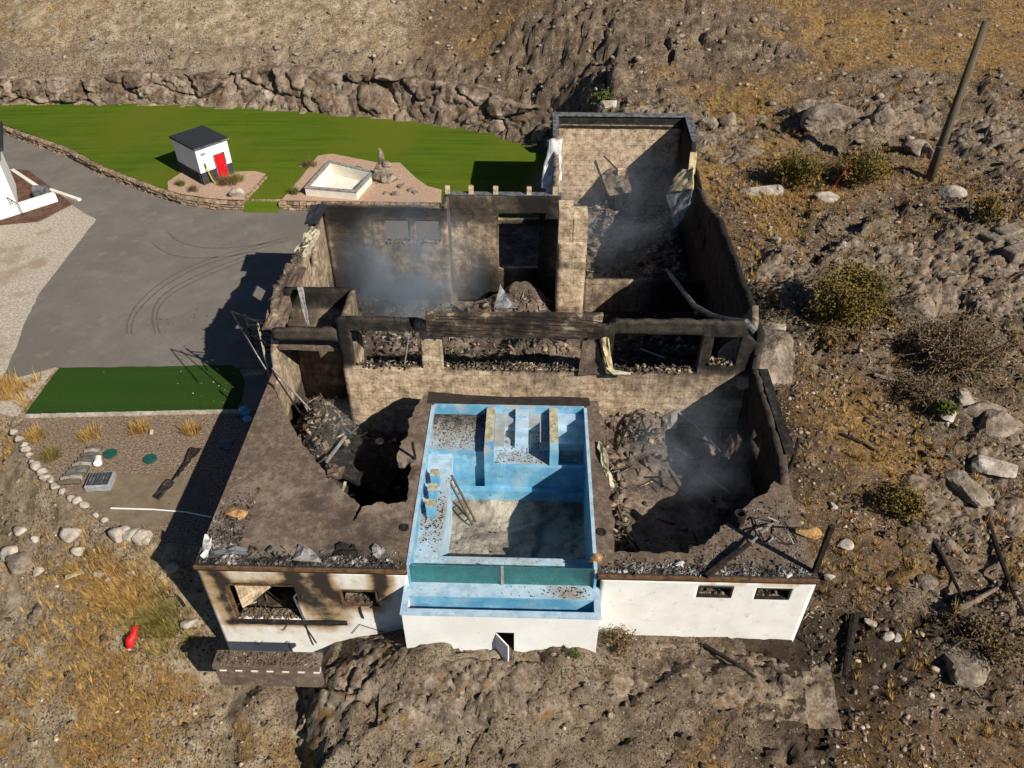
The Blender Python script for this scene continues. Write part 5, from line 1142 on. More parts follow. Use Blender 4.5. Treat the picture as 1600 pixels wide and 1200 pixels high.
# ------------------------------------------------------------------ retaining walls of stone
def stone_wall(pts, z0, courses, ln, label, h=.2, th=.4, seed=0):
    L = [0]
    for i in range(len(pts)-1): L.append(L[-1]+math.hypot(pts[i+1][0]-pts[i][0], pts[i+1][1]-pts[i][1]))
    mid = pts[len(pts)//2]; t = thing('retaining_wall', label, 'stone wall', (mid[0], mid[1], z0))
    R = random.Random(seed); shapes = []
    for c in range(courses):
        s_ = -ln*.5*(c % 2)
        while s_ < L[-1]:
            l = ln*R.uniform(.75, 1.3); a = max(s_, 0); b = min(s_+l-.03, L[-1]); s_ += l
            if b-a < .1: continue
            m_ = (a+b)/2; x = np.interp(m_, L, [p[0] for p in pts]); y = np.interp(m_, L, [p[1] for p in pts])
            x2 = np.interp(m_+.05, L, [p[0] for p in pts]); y2 = np.interp(m_+.05, L, [p[1] for p in pts]); an = math.atan2(y2-y, x2-x)
            hw = (b-a)/2; o_ = R.uniform(-.05, .05); zz = z0+c*(h+.012); hh = h
            V = []
            for (xx, yy, z_) in ((-hw, -th/2, 0), (hw, -th/2, 0), (hw, th/2, 0), (-hw, th/2, 0), (-hw+.03, -th/2-.04, hh/2), (hw-.03, -th/2-.04, hh/2), (hw-.03, th/2, hh/2), (-hw+.03, th/2, hh/2), (-hw+.02, -th/2+.03, hh), (hw-.02, -th/2+.03, hh), (hw-.02, th/2-.03, hh), (-hw+.02, th/2-.03, hh)):
                xx += R.uniform(-.02, .02); yy += R.uniform(-.03, .03)+o_
                V.append((x+xx*math.cos(an)-yy*math.sin(an), y+xx*math.sin(an)+yy*math.cos(an), zz+z_))
            Fq = [(3, 2, 1, 0), (8, 9, 10, 11)]
            for k in (0, 4):
                for j in range(4): q = (j+1) % 4; Fq.append((k+j, k+q, k+4+q, k+4+j))
            MB().add(V, Fq, R.random()).build('stone', m_stone, t)
    return t
dc = []
for x in np.arange(-60, -24.3, .8): dc.append((x, float(interp(x, LAWN_S))))
e1 = P(386, 322, -4); dc = [q for q in dc if q[0] < -24.5]+[(-24.2, 55.0), (-22.6, 54.95), (e1[0], 54.95)]
stone_wall(dc, -3.99, 3, .62, 'long curved brown stone wall between the driveway and the lawn', seed=1)
a = P(440, 323, -4); stone_wall([(a[0], 55.0), (-7.0, 55.0)], -3.99, 3, .55, 'straight brown stone wall in front of the pink gravel bed', seed=2)
b = P(416, 278, -3.35); stone_wall([(e1[0]+.1, 55.4), (b[0], b[1])], -3.4, 1, .5, 'low row of stones up the right side of the shed bed', h=.22, th=.3, seed=3)

# white sunken basin in the pink bed
zB = -3.3; cB = [P(a_, b_, -2.62) for a_, b_ in ((475, 293), (557, 300), (587, 268), (514, 250))]
basin = thing('planter_basin', 'white square basin with grey coping in the pink gravel bed', 'basin', tuple(cB[0][:2])+(zB,))
def inset(q, k):
    c = sum(q)/4; return [c+(p_-c)*k for p_ in q]
outer = [np.array([p_[0], p_[1], 0]) for p_ in cB]; inner = inset(outer, .84); mid1 = inset(outer, .98)
def ring(o_, i_, z0, z1):
    V = [(p_[0], p_[1], z0) for p_ in o_]+[(p_[0], p_[1], z1) for p_ in o_]+[(p_[0], p_[1], z0) for p_ in i_]+[(p_[0], p_[1], z1) for p_ in i_]; Fq = []
    for j in range(4): q = (j+1) % 4; Fq += [(j, q, 4+q, 4+j), (8+j, 12+j, 12+q, 8+q), (4+j, 4+q, 12+q, 12+j), (j, 8+j, 8+q, q)]
    return MB().add(V, Fq)
ring(mid1, inner, -3.9, -2.70).build('basin_wall', m_cream, basin); ring(outer, inset(outer, .86), -2.697, -2.60).build('coping', m_gray, basin)
MB().prism([(p_[0], p_[1]) for p_ in inset(outer, .85)], -3.9, -3.6).build('basin_floor', m_cream, basin)
# rock sculpture beside the basin
sc = P(600, 283, -3.3); rs = thing('rock_cairn', 'stacked grey rock cairn with a pointed top beside the white basin', 'rock cairn', tuple(sc))
for i, (dx, dy, dz, sx_, sy_, sz_) in enumerate(((-.5, .1, .35, .7, .6, .5), (.55, -.1, .3, .6, .5, .4), (0, 0, .8, .6, .5, .45), (.2, .1, 1.35, .4, .35, .4), (-.25, .1, 1.25, .35, .3, .3), (-.1, .1, 1.9, .25, .22, .75), (-.9, -.2, .2, .4, .4, .3), (.95, .2, .2, .4, .35, .3), (.1, -.5, .3, .5, .4, .35))):
    MB().rock((sc[0]+dx, sc[1]+dy, sc[2]+dz), (sx_, sy_, sz_), 300+i, 2).build('stone', m_rock, rs)
for i, (a_, b_, r) in enumerate(((625, 293, .35), (642, 298, .3), (648, 302, .28), (618, 305, .3), (590, 288, .2), (603, 303, .25), (470, 262, .25), (480, 256, .2), (630, 290, .2))):
    c = P(a_, b_, -3.3); lab = ['grey stone in the pink bed behind two small ones', 'small dark stone in the middle of the row right of the basin', 'small dark stone at the end of the row right of the basin', 'grey rounded clump stone in the open pink gravel', 'small stone close to the cairn', 'flat stone low in the pink gravel', 'small stone behind the basin on its left', 'tiny stone behind the left basin corner', 'tiny stone next to the grey stone right of the cairn'][i]
    MB().rock((c[0], c[1], c[2]+.08), (r, r*.8, r*.6), 320+i, 1).build('garden_stone', m_rock, label=lab, cat='stone')
c = P(370, 305, -3.3); MB().rock((c[0], c[1], c[2]+.25), (.55, .45, .5), 341, 2).build('garden_boulder', m_wrock, label='pale boulder at the corner of the shed bed', cat='boulder')

# ------------------------------------------------------------------ white building at the left edge
wb = thing('white_building', 'white building corner with dark roof overhang at the left picture edge', 'building', (-42, 55.5, -4))
MB().prism([(-50, 50.5), (-40.3, 54.2), (-39.3, 53.4+1.2), (-41.5, 58.5), (-52, 54.5)], -4, 0.6).build('wall', m_white, wb)
MB().prism([(-51, 49.5), (-39.6, 53.8), (-38.6, 54.6), (-41.2, 59.5), (-52.5, 55.2)], .603, .9).build('roof', m_dark, wb)
MB().tube([(-40.4, 57.2, .9), (-40.4, 57.2, 1.9)], .08, 8).build('roof_vent', m_metal, wb)
MB().box(-40.7, -39.9, 54.9, 55.1, -3.9, -2.4).build('plinth', m_dark, wb)
pt = thing('patio', 'reddish brown patio beside the white building', 'patio', (-39, 56.5, -4))
bx = px_poly([(-5, 262), (45, 266), (112, 318), (60, 345), (-20, 352)], -3.9)
k = MB().prism(bx, -3.985, -3.9).build('paving', m_brown, pt)
def kerb(p_, q_, h, w, m, nm, lab, cat): return MB().bar((p_[0], p_[1], -3.98+h/2), (q_[0], q_[1], -3.98+h/2), w, h).build(nm, m, label=lab, cat=cat)
kerb(P(0, 344, -4), P(90, 315, -4), .75, .45, m_white, 'low_white_wall', 'low white wall along the near side of the patio', 'wall')
kerb(P(20, 268, -4), P(68, 300, -4), .2, .3, m_cream, 'pale_kerb', 'pale kerb along the far side of the patio', 'kerb')
kerb(P(78, 298, -4), P(125, 314, -4), .15, .3, m_cream, 'pale_kerb', 'pale kerb at the patio corner beside the driveway', 'kerb')
g = thing('covered_grill', 'grey covered grill standing on the patio corner', 'grill', tuple(P(70, 312, -3.9)))
c = P(70, 312, -3.9); MB().box(c[0]-.55, c[0]+.55, c[1]-.3, c[1]+.3, -3.9, -3.1).build('cart', m_metal, g, bevel=.03)
MB().tube([(c[0]-.5, c[1], -3.05), (c[0]+.5, c[1], -3.05)], .32, 12).build('lid', m_metal, g)
t = thing('metal_railing', 'thin black metal railing by the white building', 'railing', tuple(P(15, 330, -3.9)))
for i, (a_, b_) in enumerate(((0, 315), (12, 322), (24, 329), (36, 336))):
    c = P(a_, b_, -3.9); MB().bar(tuple(c), (c[0], c[1], -3.0), .04).build('baluster', m_char, t)
a_, b_ = P(0, 315, -3.9), P(36, 336, -3.9); MB().bar((a_[0], a_[1], -3.0), (b_[0], b_[1], -3.0), .05).build('rail', m_char, t)

# ------------------------------------------------------------------ gravel bed things
zg = -3.985
for i, (a_, b_) in enumerate(((173, 710), (235, 718))):
    c = P(a_, b_, zg); t = thing('septic_lid', ('round dark green lid nearer the white bucket', 'round dark green lid right of the other in the gravel bed')[i], 'lid', tuple(c), 0, 'green lids in the gravel bed')
    MB().tube([(c[0], c[1], zg), (c[0], c[1], zg+.1)], .33, 20).build('cover', m_green, t, bevel=0)
    for k in range(6): MB().box(c[0]+.22*math.cos(k)-.03, c[0]+.22*math.cos(k)+.03, c[1]+.22*math.sin(k)-.03, c[1]+.22*math.sin(k)+.03, zg+.1, zg+.12).build('bolt', m_green, t)
c = P(155, 722, zg); t = thing('white_bucket', 'white bucket lying tipped beside the green lid', 'bucket', tuple(c))
MB().tube([(c[0]-.05, c[1]+.15, zg+.19), (c[0]+.1, c[1]-.25, zg+.2)], [.15, .19], 14).build('bucket', m_white, t); MB().tube([(c[0]+.1, c[1]-.25, zg+.2), (c[0]+.115, c[1]-.28, zg+.2)], .2, 14).build('rim', m_white, t)
c = P(159, 756, zg); t = thing('utility_vault', 'grey utility box with dark grated lid in the gravel bed', 'utility box', tuple(c), .1)
ORG[t.name] = Vector((0, 0, 0)); MB().box(-.6, .6, -.5, .5, 0, .35).build('vault_body', m_pgrey, t, bevel=.03)
MB().box(-.5, .5, -.4, .4, .35, .40).build('vault_lid', m_plinth, t)
for k in range(6): MB().box(-.42+k*.15, -.35+k*.15, -.34, .34, .403, .43).build('grate_bar', m_metal, t)
# log edging
logmats = (m_pole, m_gray, m_pole, m_metal)
logs = thing('log_row', 'row of weathered grey logs laid side by side up the slope edge', 'log row', tuple(P(108, 730, zg)))
for k in range(11):
    a_ = P(93+k*4.6, 757-k*5.4, zg); b_ = P(127+k*3.4, 754-k*5.2, zg)
    MB().tube([(a_[0], a_[1], zg+.1), ((a_[0]+b_[0])/2, (a_[1]+b_[1])/2, zg+.16), (b_[0], b_[1], zg+.1)], [.14, .16, .13], 7, r=random.random()).build('log', logmats[k % 4], logs)
# white boulder border
ORD = ['first', 'second', 'third', 'fourth', 'fifth', 'sixth', 'seventh', 'eighth', 'ninth', 'tenth', 'eleventh', 'twelfth', 'thirteenth', 'fourteenth', 'fifteenth', 'sixteenth', 'seventeenth']
bo = [(25, 683, .22), (33, 688, .25), (40, 696, .25), (42, 705, .22), (46, 712, .2), (52, 724, .22), (60, 730, .28), (66, 740, .25), (72, 748, .25), (80, 752, .22), (88, 762, .25), (97, 770, .2), (115, 780, .22), (124, 785, .25), (132, 792, .22), (150, 806, .2), (166, 815, .2), (186, 845, .42), (196, 834, .32), (208, 838, .38), (222, 841, .42), (229, 846, .25)]
for i, (a_, b_, r) in enumerate(bo):
    c = G(a_, b_); MB().rock((c.x, c.y, max(c.z, -4.05)+r*.35), (r, r*.85, r*.75), 400+i, 2).build('border_boulder', m_wrock, label=('pale boulder, %s from the far end of the border row left of the gravel bed' % ORD[i] if i < 17 else 'white boulder, %s from left in the cluster at the near gravel bed corner' % ORD[i-17]), cat='boulder', group=('border boulders left of the gravel bed' if i < 17 else 'boulder cluster at the gravel bed corner'), smooth=True)
# white stone edging between turf and gravel
ed = thing('stone_edging', 'thin line of white stones along the near edge of the artificial turf', 'edging', tuple(P(200, 648, zg)))
for k in range(46):
    a_ = P(38+k*7.8, 651.5-k*.18, zg); MB().box(a_[0]-.14, a_[0]+.14, a_[1]-.1, a_[1]+.08, zg, zg+.13+.03*random.random()).build('stone', m_wrock, ed)
# white rod, charred plank, blue scrap
w = [P(173, 794, -3.95), P(240, 796, -3.95), P(290, 800, -3.9), P(330, 808, -3.6)]
MB().tube([tuple(q) for q in w], .035, 6).build('white_pipe', m_white, label='long thin white pipe lying across the gravel bed', cat='pipe')
mb = MB().plate([tuple(P(238, 775, -3.85)), tuple(P(248, 780, -3.85)), tuple(P(272, 752, -3.8)), tuple(P(264, 748, -3.8))], .05, sub=4, wav=.1, seed=23); mb.build('charred_board', m_char, label='black charred board lying in the sunlit gravel', cat='board')
MB().plate([tuple(P(268, 754, -3.8)), tuple(P(290, 730, -3.8)), tuple(P(315, 700, -3.8)), tuple(P(300, 700, -3.8))], .05, sub=5, wav=.2, seed=24).build('charred_board', m_char, label='longer black board half in the house shadow', cat='board')
c = P(392, 648, -3.9); MB().rock((c[0]-.3, c[1]+.1, -3.75), (.35, .3, .2), 451, 1).rock((c[0], c[1]-.5, -3.8), (.3, .25, .15), 452, 1).build('blue_scrap', m_bluep, label='crumpled blue plastic scrap at the end of the stone edging', cat='plastic scrap')
MB().plate([tuple(P(342, 700, -3.9)), tuple(P(358, 702, -3.9)), tuple(P(365, 686, -3.9)), tuple(P(350, 685, -3.9))], .03, sub=3, wav=.1, seed=25).build('grey_sheet', m_metal, label='grey sheet lying in the shadow left of the house', cat='sheet')
c = G(210, 1000); d1 = G(214, 983); d2 = G(205, 1016); c = (d1+d2)/2; t = thing('red_container', 'bright red plastic canister lying in dry grass', 'canister', tuple(c))
MB().tube([(d2.x, d2.y, d2.z+.22), ((d2.x+c.x)/2, (d2.y+c.y)/2, c.z+.23), ((d1.x+c.x)/2, (d1.y+c.y)/2, c.z+.24), (d1.x, d1.y, d1.z+.25)], [.16, .21, .2, .13], 14).build('canister_body', m_redp, t, smooth=True)
MB().tube([(d2.x, d2.y, d2.z+.22), (d2.x-.03, d2.y-.1, d2.z+.2)], [.09, .08], 10).build('cap', m_white, t)
MB().tube([(c.x-.05, c.y+.15, c.z+.4), (c.x, c.y, c.z+.47), (c.x, c.y-.2, c.z+.4)], .03, 6).build('handle', m_redp, t)
# boulders and posts on the left slope
for i, (a_, b_, r, lb) in enumerate(((33, 830, .38, 'white boulder at the far left of the dry slope'), (54, 843, .25, 'small white stone right of the far left boulder'), (116, 836, .5, 'large white boulder in the middle of the dry slope'), (30, 884, .75, 'broad tan rock slab at the left edge of the slope'),
                            (61, 895, .28, 'small round tan stone below the middle boulder'), (124, 862, .3, 'pale half-buried stone below the white boulder'), (207, 896, .22, 'small pale stone above the red canister'), (171, 906, .2, 'small grey stone on the slope'), (270, 890, .3, 'grey block in the shade near the house corner'), (297, 975, .35, 'pale block near the house base'), (155, 900, .25, 'white chip stone on the slope'), (20, 870, .5, 'grey angular rock at the left edge'))):
    c = G(a_, b_); MB().rock((c.x, c.y, c.z+r*.3), (r, r*.8, r*.7), 460+i, 2).build('slope_boulder', m_wrock if i != 3 else m_rock, label=lb, cat='boulder', smooth=True)
c = G(290, 950); MB().bar((c.x-1.3, c.y+1.2, c.z+.5), (c.x, c.y, c.z+.15), .12, .12).build('charred_log', m_wood, label='black charred pole lying on the slope left of the house', cat='log')
c = G(120, 900); MB().bar((c.x-.4, c.y-.2, c.z+.12), (c.x+.6, c.y+.3, c.z+.2), .22, .05).build('broken_board', m_yel, label='short yellow broken board on the dry slope', cat='board')
# porch wall at the bottom left
zp = -5.9; a_ = PY(318, 1022, 17.1); po = thing('porch_wall', 'low white-posted porch edge strewn with rubble in front of the house', 'porch', (-10, 16.9, -7.6))
zt = a_[2]; MB().box(-12.2, -8.0, 16.6, 17.3, zt-.25, zt).build('porch_slab', m_deck, po)
for k in range(7): MB().box(-12.0+k*.62, -11.75+k*.62, 16.65, 16.9, zt-.45, zt-.253).build('porch_post', m_white, po)
MB().box(-12.3, -8.0, 18.2, 18.45, -6.2, -5.95).build('porch_beam', m_white, po)
MB().box(-12.1, -8.1, 16.95, 17.2, zt-1.4, zt-.253).build('porch_base', m_char, po)  # black backing, colours the gaps between the posts as shade
MB().box(-12.15, -8.05, 16.6, 16.92, zt-1.4, zt-.453).build('porch_base', m_deck, po)
p = []; s = []
for _ in range(260): p.append((random.uniform(-12.1, -8.1), random.uniform(16.65, 17.25), zt+.02)); s.append(random.uniform(.02, .1))
shards('rubble', p, s, m_rub, '', parent=po)

# ------------------------------------------------------------------ right hillside
# utility pole
c = G(1452, 280); t = thing('utility_pole', 'tall bare wooden utility pole on the rocky slope', 'pole', tuple(c))
MB().tube([(c.x, c.y, c.z-.3), (c.x+.02, c.y, c.z+3), (c.x+.02, c.y, c.z+9.5)], [.30, .27, .21], 14).build('pole_shaft', m_pole, t, smooth=True)
MB().tube([(c.x, c.y, c.z+2.2), (c.x, c.y, c.z+2.25)], .32, 12).build('pole_band', m_metal, t)
c = G(1297, 300); MB().bar((c.x, c.y, c.z), (c.x+.9, c.y+.3, c.z+1.9), .07).build('marker_stake', m_orange, label='leaning orange marker stake between two shrubs', cat='stake')
BIG = [(1198, 575, 2.0, 1.9, 1.2, 'large flat-topped granite boulder against the right house wall', 0), (1205, 520, .8, .7, .6, 'white rounded rock beside the right house wall', 1), (1190, 300, 1.5, .6, .35, 'long pale flat rock left of the two shrubs', 1), (1290, 310, .7, .5, .3, 'pale flat rock under the orange stake', 1),
       (1485, 308, .8, .5, .5, 'broken pale block lying below the utility pole', 1), (1430, 235, .8, .6, .5, 'dark grey boulder left of the pole', 0), (1448, 238, .5, .5, .5, 'small dark boulder touching the pole side boulder', 0), (1415, 490, 1.1, .9, .9, 'angular grey block at the foot of the rock slab', 0),
       (1525, 650, 1.2, .5, .5, 'first long grey block of the broken ledge at right', 0), (1550, 665, .9, .6, .6, 'second grey block of the broken ledge at right', 0), (1505, 625, .6, .5, .4, 'pale rounded block at the upper end of the ledge', 1), (1560, 735, 1.0, .7, .6, 'pale pillow-shaped rock below the ledge', 1), (1480, 652, .5, .3, .3, 'yellowish stone beside the ledge', 1), (1510, 765, 1.2, .9, .5, 'grey flat boulder low on the right slope', 0),
       (1500, 1040, 1.0, .8, .5, 'large grey stone at the bottom right', 0), (1385, 995, .25, .2, .2, 'small tan stone in the lower right debris', 1), (1403, 998, .2, .2, .15, 'small cream stone in the lower right debris', 1), (1358, 974, .25, .2, .2, 'tan brick-like stone in the lower right debris', 1), (1295, 903, .25, .2, .2, 'tan block just right of the front corner', 1), (1302, 792, .25, .2, .15, 'pale stone above the charred post', 1), (1318, 852, .35, .3, .2, 'pinkish flat stone right of the charred post', 1),
       (1445, 915, .5, .4, .25, 'round grey stone on the burnt slope', 0), (1213, 378, .3, .3, .3, 'pale pointed stone near the upper right wall', 1), (1317, 385, .3, .25, .25, 'small yellow stone on the upper slope', 1), (1300, 195, 1.8, 1.3, 1.0, 'big pinkish boulder in the upper outcrop', 0), (1375, 190, 1.0, .9, .8, 'dark boulder right of the pinkish boulder', 0), (1250, 180, 1.2, .8, .8, 'dark angular rock at the top of the slope', 0), (1450, 180, 1.0, .8, .7, 'round dark rock left of the pole top', 0),
       (1140, 560-370, .8, .6, .5, 'grey rock behind the tower corner', 0), (1110, 200, .9, .7, .5, 'pale cracked rock right of the tower', 0), (950, 168, .9, .5, .5, 'pale rock behind the tower cap', 1)]
for i, (a_, b_, sx_, sy_, sz_, lb, k) in enumerate(BIG):
    c = G(a_, b_); MB().rock((c.x, c.y, c.z+sz_*.25), (sx_, sy_, sz_), 500+i, 3 if sx_ > .9 else 2).build('boulder', (m_rock, m_wrock)[k], label=lb, cat='boulder')
# block slabs on the sunlit outcrop, upper right
for i, (a_, b_) in enumerate(((1545, 368), (1560, 375), (1575, 365), (1538, 382), (1552, 388), (1585, 378), (1570, 392), (1590, 395))):
    c = G(a_, b_); q = MB(); w = .9; an = .4+.2*random.random(); 
    V = [(c.x+x*math.cos(an)-y*math.sin(an), c.y+x*math.sin(an)+y*math.cos(an), c.z+z) for z in (-.2, .35) for x, y in ((-.9, -.4), (.9, -.5), (1.0, .4), (-.8, .5))]
    q.add(V, [(3, 2, 1, 0), (4, 5, 6, 7), (0, 1, 5, 4), (1, 2, 6, 5), (2, 3, 7, 6), (3, 0, 4, 7)]).build('slab_rock', m_rock, label=['flat grey slab at the far left of the upper right ledge', 'flat slab in the back row of the upper right ledge, left of the last', 'flat slab farthest back in the upper right ledge', 'flat slab at the near left of the upper right ledge', 'flat slab second from the left in the near row of the upper right ledge', 'flat slab behind the right end of the upper right ledge', 'flat slab in the middle of the near row of the upper right ledge', 'flat slab at the near right end of the upper right ledge'][i], cat='rock', group='stacked slabs of the upper right ledge', bevel=.06)
# fractured bedrock outcrops, each a slab field of its own
m_slab = mat('grey_bedrock', [(.26, (.045, .032, .022)), (.43, (.135, .100, .072)), (.58, (.27, .215, .16)), (.74, (.45, .38, .30))], 1.1, 14, .84, bump=1, bscale=4, bdist=.10,
             over=((1.0, (.17, .105, .05), .53, .64), (3.5, (.05, .04, .03), .56, .66)))
def outcrop(px, py, ax, ay, rot, h, label, sc=1., seed=0):
    c = G(px, py); n1 = int(2*ax/.11); n2 = int(2*ay/.11); u = np.linspace(-1, 1, n1); v = np.linspace(-1, 1, n2); U, V = np.meshgrid(u, v)
    cr, sr = math.cos(rot), math.sin(rot); X = c.x+U*ax*cr-V*ay*sr; Y = c.y+U*ax*sr+V*ay*cr
    rad = np.hypot(U, V)+.55*(fbm(U*2.2+seed, V*2.2, seed+400)-.5); msk = ss(1.0, .62, rad)
    w1 = .35*fbm(U*ax*.5, V*ay*.5, seed+7)
    gx = (tz(c.x+2, c.y)-tz(c.x-2, c.y))/4; gy = (tz(c.x, c.y+2)-tz(c.x, c.y-2))/4; gx = max(-.4, min(.4, gx)); gy = max(-.4, min(.4, gy))
    a, ja = voro((U*ax*.55+w1)/sc, (V*ay*1.1+w1)/sc, seed+401); b_, jb = voro((U*ax*1.5+w1)/sc, (V*ay*2.6)/sc, seed+403); d_, jd = voro(U*ax*4, V*ay*6, seed+405)
    z = terr(X, Y)*.5+.5*(c.z+(X-c.x)*gx+(Y-c.y)*gy)-.4+msk*(h*.55+.36+.34*(a-.45)+.11*(b_-.5)+.04*(d_-.5)-.42*ss(.07, 0, ja)-.12*ss(.09, 0, jb))+.07*(fbm(X*2, Y*2, seed+9)-.5)
    i = np.arange(U.size).reshape(U.shape); F_ = np.stack([i[:-1, :-1], i[:-1, 1:], i[1:, 1:], i[1:, :-1]], -1).reshape(-1, 4)
    me = fast('rock_outcrop', np.stack([X.ravel(), Y.ravel(), z.ravel()], 1), F_, m_slab); o = link('rock_outcrop', me, None, autoloc(me)); tag(o, label, 'rock outcrop'); return o
for i, (a_, b_, ax, ay, rot, h, lb) in enumerate(((1480, 440, 6.5, 3.6, -.25, .45, 'broad pale bedrock slabs right of the tall olive shrub'), (1570, 380, 3.5, 2.6, -.3, .6, 'layered bedrock ledge at the upper right edge'), (1320, 190, 5.0, 3.2, -.3, .6, 'dark jointed outcrop at the top of the slope left of the pole'),
        (1420, 175, 3.0, 2.6, .2, .5, 'dark jointed outcrop just left of the pole top'), (1575, 215, 4.2, 3.6, .1, .7, 'dark bedrock knoll at the top right corner'), (1535, 655, 3.6, 1.0, -.55, .5, 'long broken bedrock ledge stepping down at right'), (1565, 760, 1.2, 2.6, .15, .4, 'narrow pale bedrock rib near the right edge'),
        (1245, 430, 2.6, 3.6, .1, .25, 'low pale rocky strip beside the upper right wall'), (1475, 800, 2.6, 2.2, -.4, .25, 'low brown bedrock on the burnt slope'), (1370, 400, 3.2, 1.8, -.2, .25, 'low grey bedrock above the tall shrub'), (565, 1035, 2.6, 1.5, .35, .3, 'dark layered rock against the white wall left of the plant room'),
        (800, 1065, 5.2, 1.2, .05, .1, 'tan cracked bedrock in front of the plant room door'), (1110, 1045, 5.0, 1.6, -.05, .1, 'grey rough bedrock below the long white wall'), (1010, 185, 3.0, 2.2, .2, .4, 'pale jointed rock behind the tower'), (1140, 230, 2.6, 3.2, 0, .3, 'pale cracked rock beside the tower corner'), (35, 1000, 1.8, 2.4, .9, .05, 'grey bedrock showing through the sand at the lower left edge'))):
    outcrop(a_, b_, ax, ay, rot, h, lb, 1., i*13)
# logs on the slope
def logp(pts, r, m, lb, name='fallen_log'):
    w = [];
    for a_, b_ in pts:
        c = G(a_, b_); w.append((c.x, c.y, c.z+r*.9))
    n = len(w); return MB().tube(w, [r*(1-.5*i/(n-1)) for i in range(n)], 8).build(name, m, label=lb, cat='log')
logp([(1445, 825), (1470, 870), (1503, 938)], .13, m_wood, 'long black log on the burnt slope', 'charred_log')
logp([(1540, 810), (1560, 870), (1580, 925), (1600, 965)], .13, m_wood, 'long black log at the right picture edge', 'charred_log')
logp([(1490, 957), (1520, 942), (1560, 920)], .15, m_twig, 'pale bleached log lying across the burnt slope')
logp([(1332, 968), (1325, 1010), (1318, 1060)], .22, m_wood, 'thick black beam at the bottom right of the house', 'charred_log')
logp([(1242, 992), (1270, 1015), (1292, 1032)], .06, m_wood, 'thin burnt branch near the house corner', 'burnt_branch')
logp([(1292, 1035), (1305, 1020), (1312, 1010)], .1, m_wood, 'short charred stick near the thick beam', 'burnt_branch')
logp([(1365, 588), (1385, 594), (1402, 598)], .12, m_twig, 'grey weathered log below the large shrub')
logp([(1315, 680), (1350, 695), (1372, 708)], .08, m_wood, 'thin black log on the slope beside the right wall', 'charred_log')
logp([(1100, 1010), (1150, 1040), (1180, 1060)], .1, m_wood, 'dark log on the rock below the white wall', 'charred_log')
logp([(932, 1012), (950, 1028), (990, 1031)], .06, m_twig, 'thin pale root on the rock beside the plant room')
w = [PX(1225, 752, 11.4), PX(1240, 715, 11.6), PX(1248, 684, 11.8)]
MB().tube([tuple(q) for q in w], [.09, .1, .08], 7).build('charred_post', m_wood, label='thin black post leaning on the end of the right wall', cat='post')

# grass tufts
def tufts(name, pts, hs, m, label, nb=16, spread=.5, kind='stuff', parent=None, cat=None, group=None):
    V = []; Rn = []
    R = np.random.RandomState(len(pts)+3)
    for (x, y, z), h in zip(pts, hs):
        n = nb; a = R.rand(n)*6.283; r0 = R.rand(n)*h*.28; ln = h*(.5+R.rand(n)*.7); le = R.rand(n)*spread+.12
        bx = x+np.cos(a)*r0; by = y+np.sin(a)*r0
        tx = bx+np.cos(a)*ln*le; ty = by+np.sin(a)*ln*le; tzz = z+ln*np.sqrt(np.maximum(1-le**2*.6, .2))
        w = .006+.018*h; px_, py_ = -np.sin(a)*w, np.cos(a)*w
        A_ = np.stack([bx-px_, by-py_, np.full(n, z-.04)], 1); B_ = np.stack([bx+px_, by+py_, np.full(n, z-.04)], 1); C_ = np.stack([tx, ty, tzz], 1)
        V.append(np.stack([A_, B_, C_], 1).reshape(-1, 3)); rr_ = np.clip(R.rand(n)*.6+R.rand()*.4, 0, 1); Rn.append(np.repeat(rr_, 3))
    V = np.concatenate(V); F = np.arange(len(V)).reshape(-1, 3)
    me = fast(name, V, F, m, {'rnd': np.concatenate(Rn)})
    o = link(name, me, parent, None if parent is not None else autoloc(me), kind)
    if parent is None and label: o['label'] = label
    if cat: o['category'] = cat
    if group: o['group'] = group
    return o
def field(n, x0, x1, y0, y1, want, size, seed):
    R = np.random.RandomState(seed); x = R.uniform(x0, x1, n); y = R.uniform(y0, y1, n)
    z, rk_, bn, gr_ = terr(x, y, True); k = R.rand(n) < want(x, y, rk_, bn, gr_)
    return np.stack([x, y, z], 1)[k], size[0]+(size[1]-size[0])*R.rand(k.sum())**2
e_of = lambda x: interp(x, EDGE)
def off_flat(x, y):
    return (((x < -12.9) & (y < e_of(x)-.4)) | (x > 11.6) | ((x > -12.9) & (x < 11.6) & (y < 18.3) & ~((x > -4.9) & (x < 3.1) & (y > 17.2))) | ((y > interp(x, LAWN_N)+3) & (x < 1.3)) | ((x > 1) & (y > 53))).astype(float)
wantg = lambda x, y, r, b, g: off_flat(x, y)*np.maximum(np.clip((g-.34)*2.6, 0, 1)*np.clip(1-r*1.5, 0, 1)*np.clip(1.2-b*1.5, 0, 1), .34*(x > 11)*ss(.36, .56, fbm(x*.5, y*.5, 81)))
p1, h1_ = field(9000, -32, -12.9, 8, 32, lambda *a: wantg(*a)*1.0, (.12, .5), 1)
p2, h2_ = field(26000, 11.5, 46, 12, 60, wantg, (.12, .5), 2)
p3, h3_ = field(9000, -60, 60, 55, 120, wantg, (.25, .8), 3)
p4, h4_ = field(4500, -30, 46, 8, 19, lambda *a: wantg(*a)*.8, (.1, .4), 4)
tufts('dry_grass', np.concatenate([p1, p2, p4]), np.concatenate([h1_, h2_, h4_]), m_dry, 'dry golden grass growing over the slopes around the house', 20)
tufts('far_grass', p3, h3_, m_dry, 'dry grass on the hillside behind the lawn', 8)
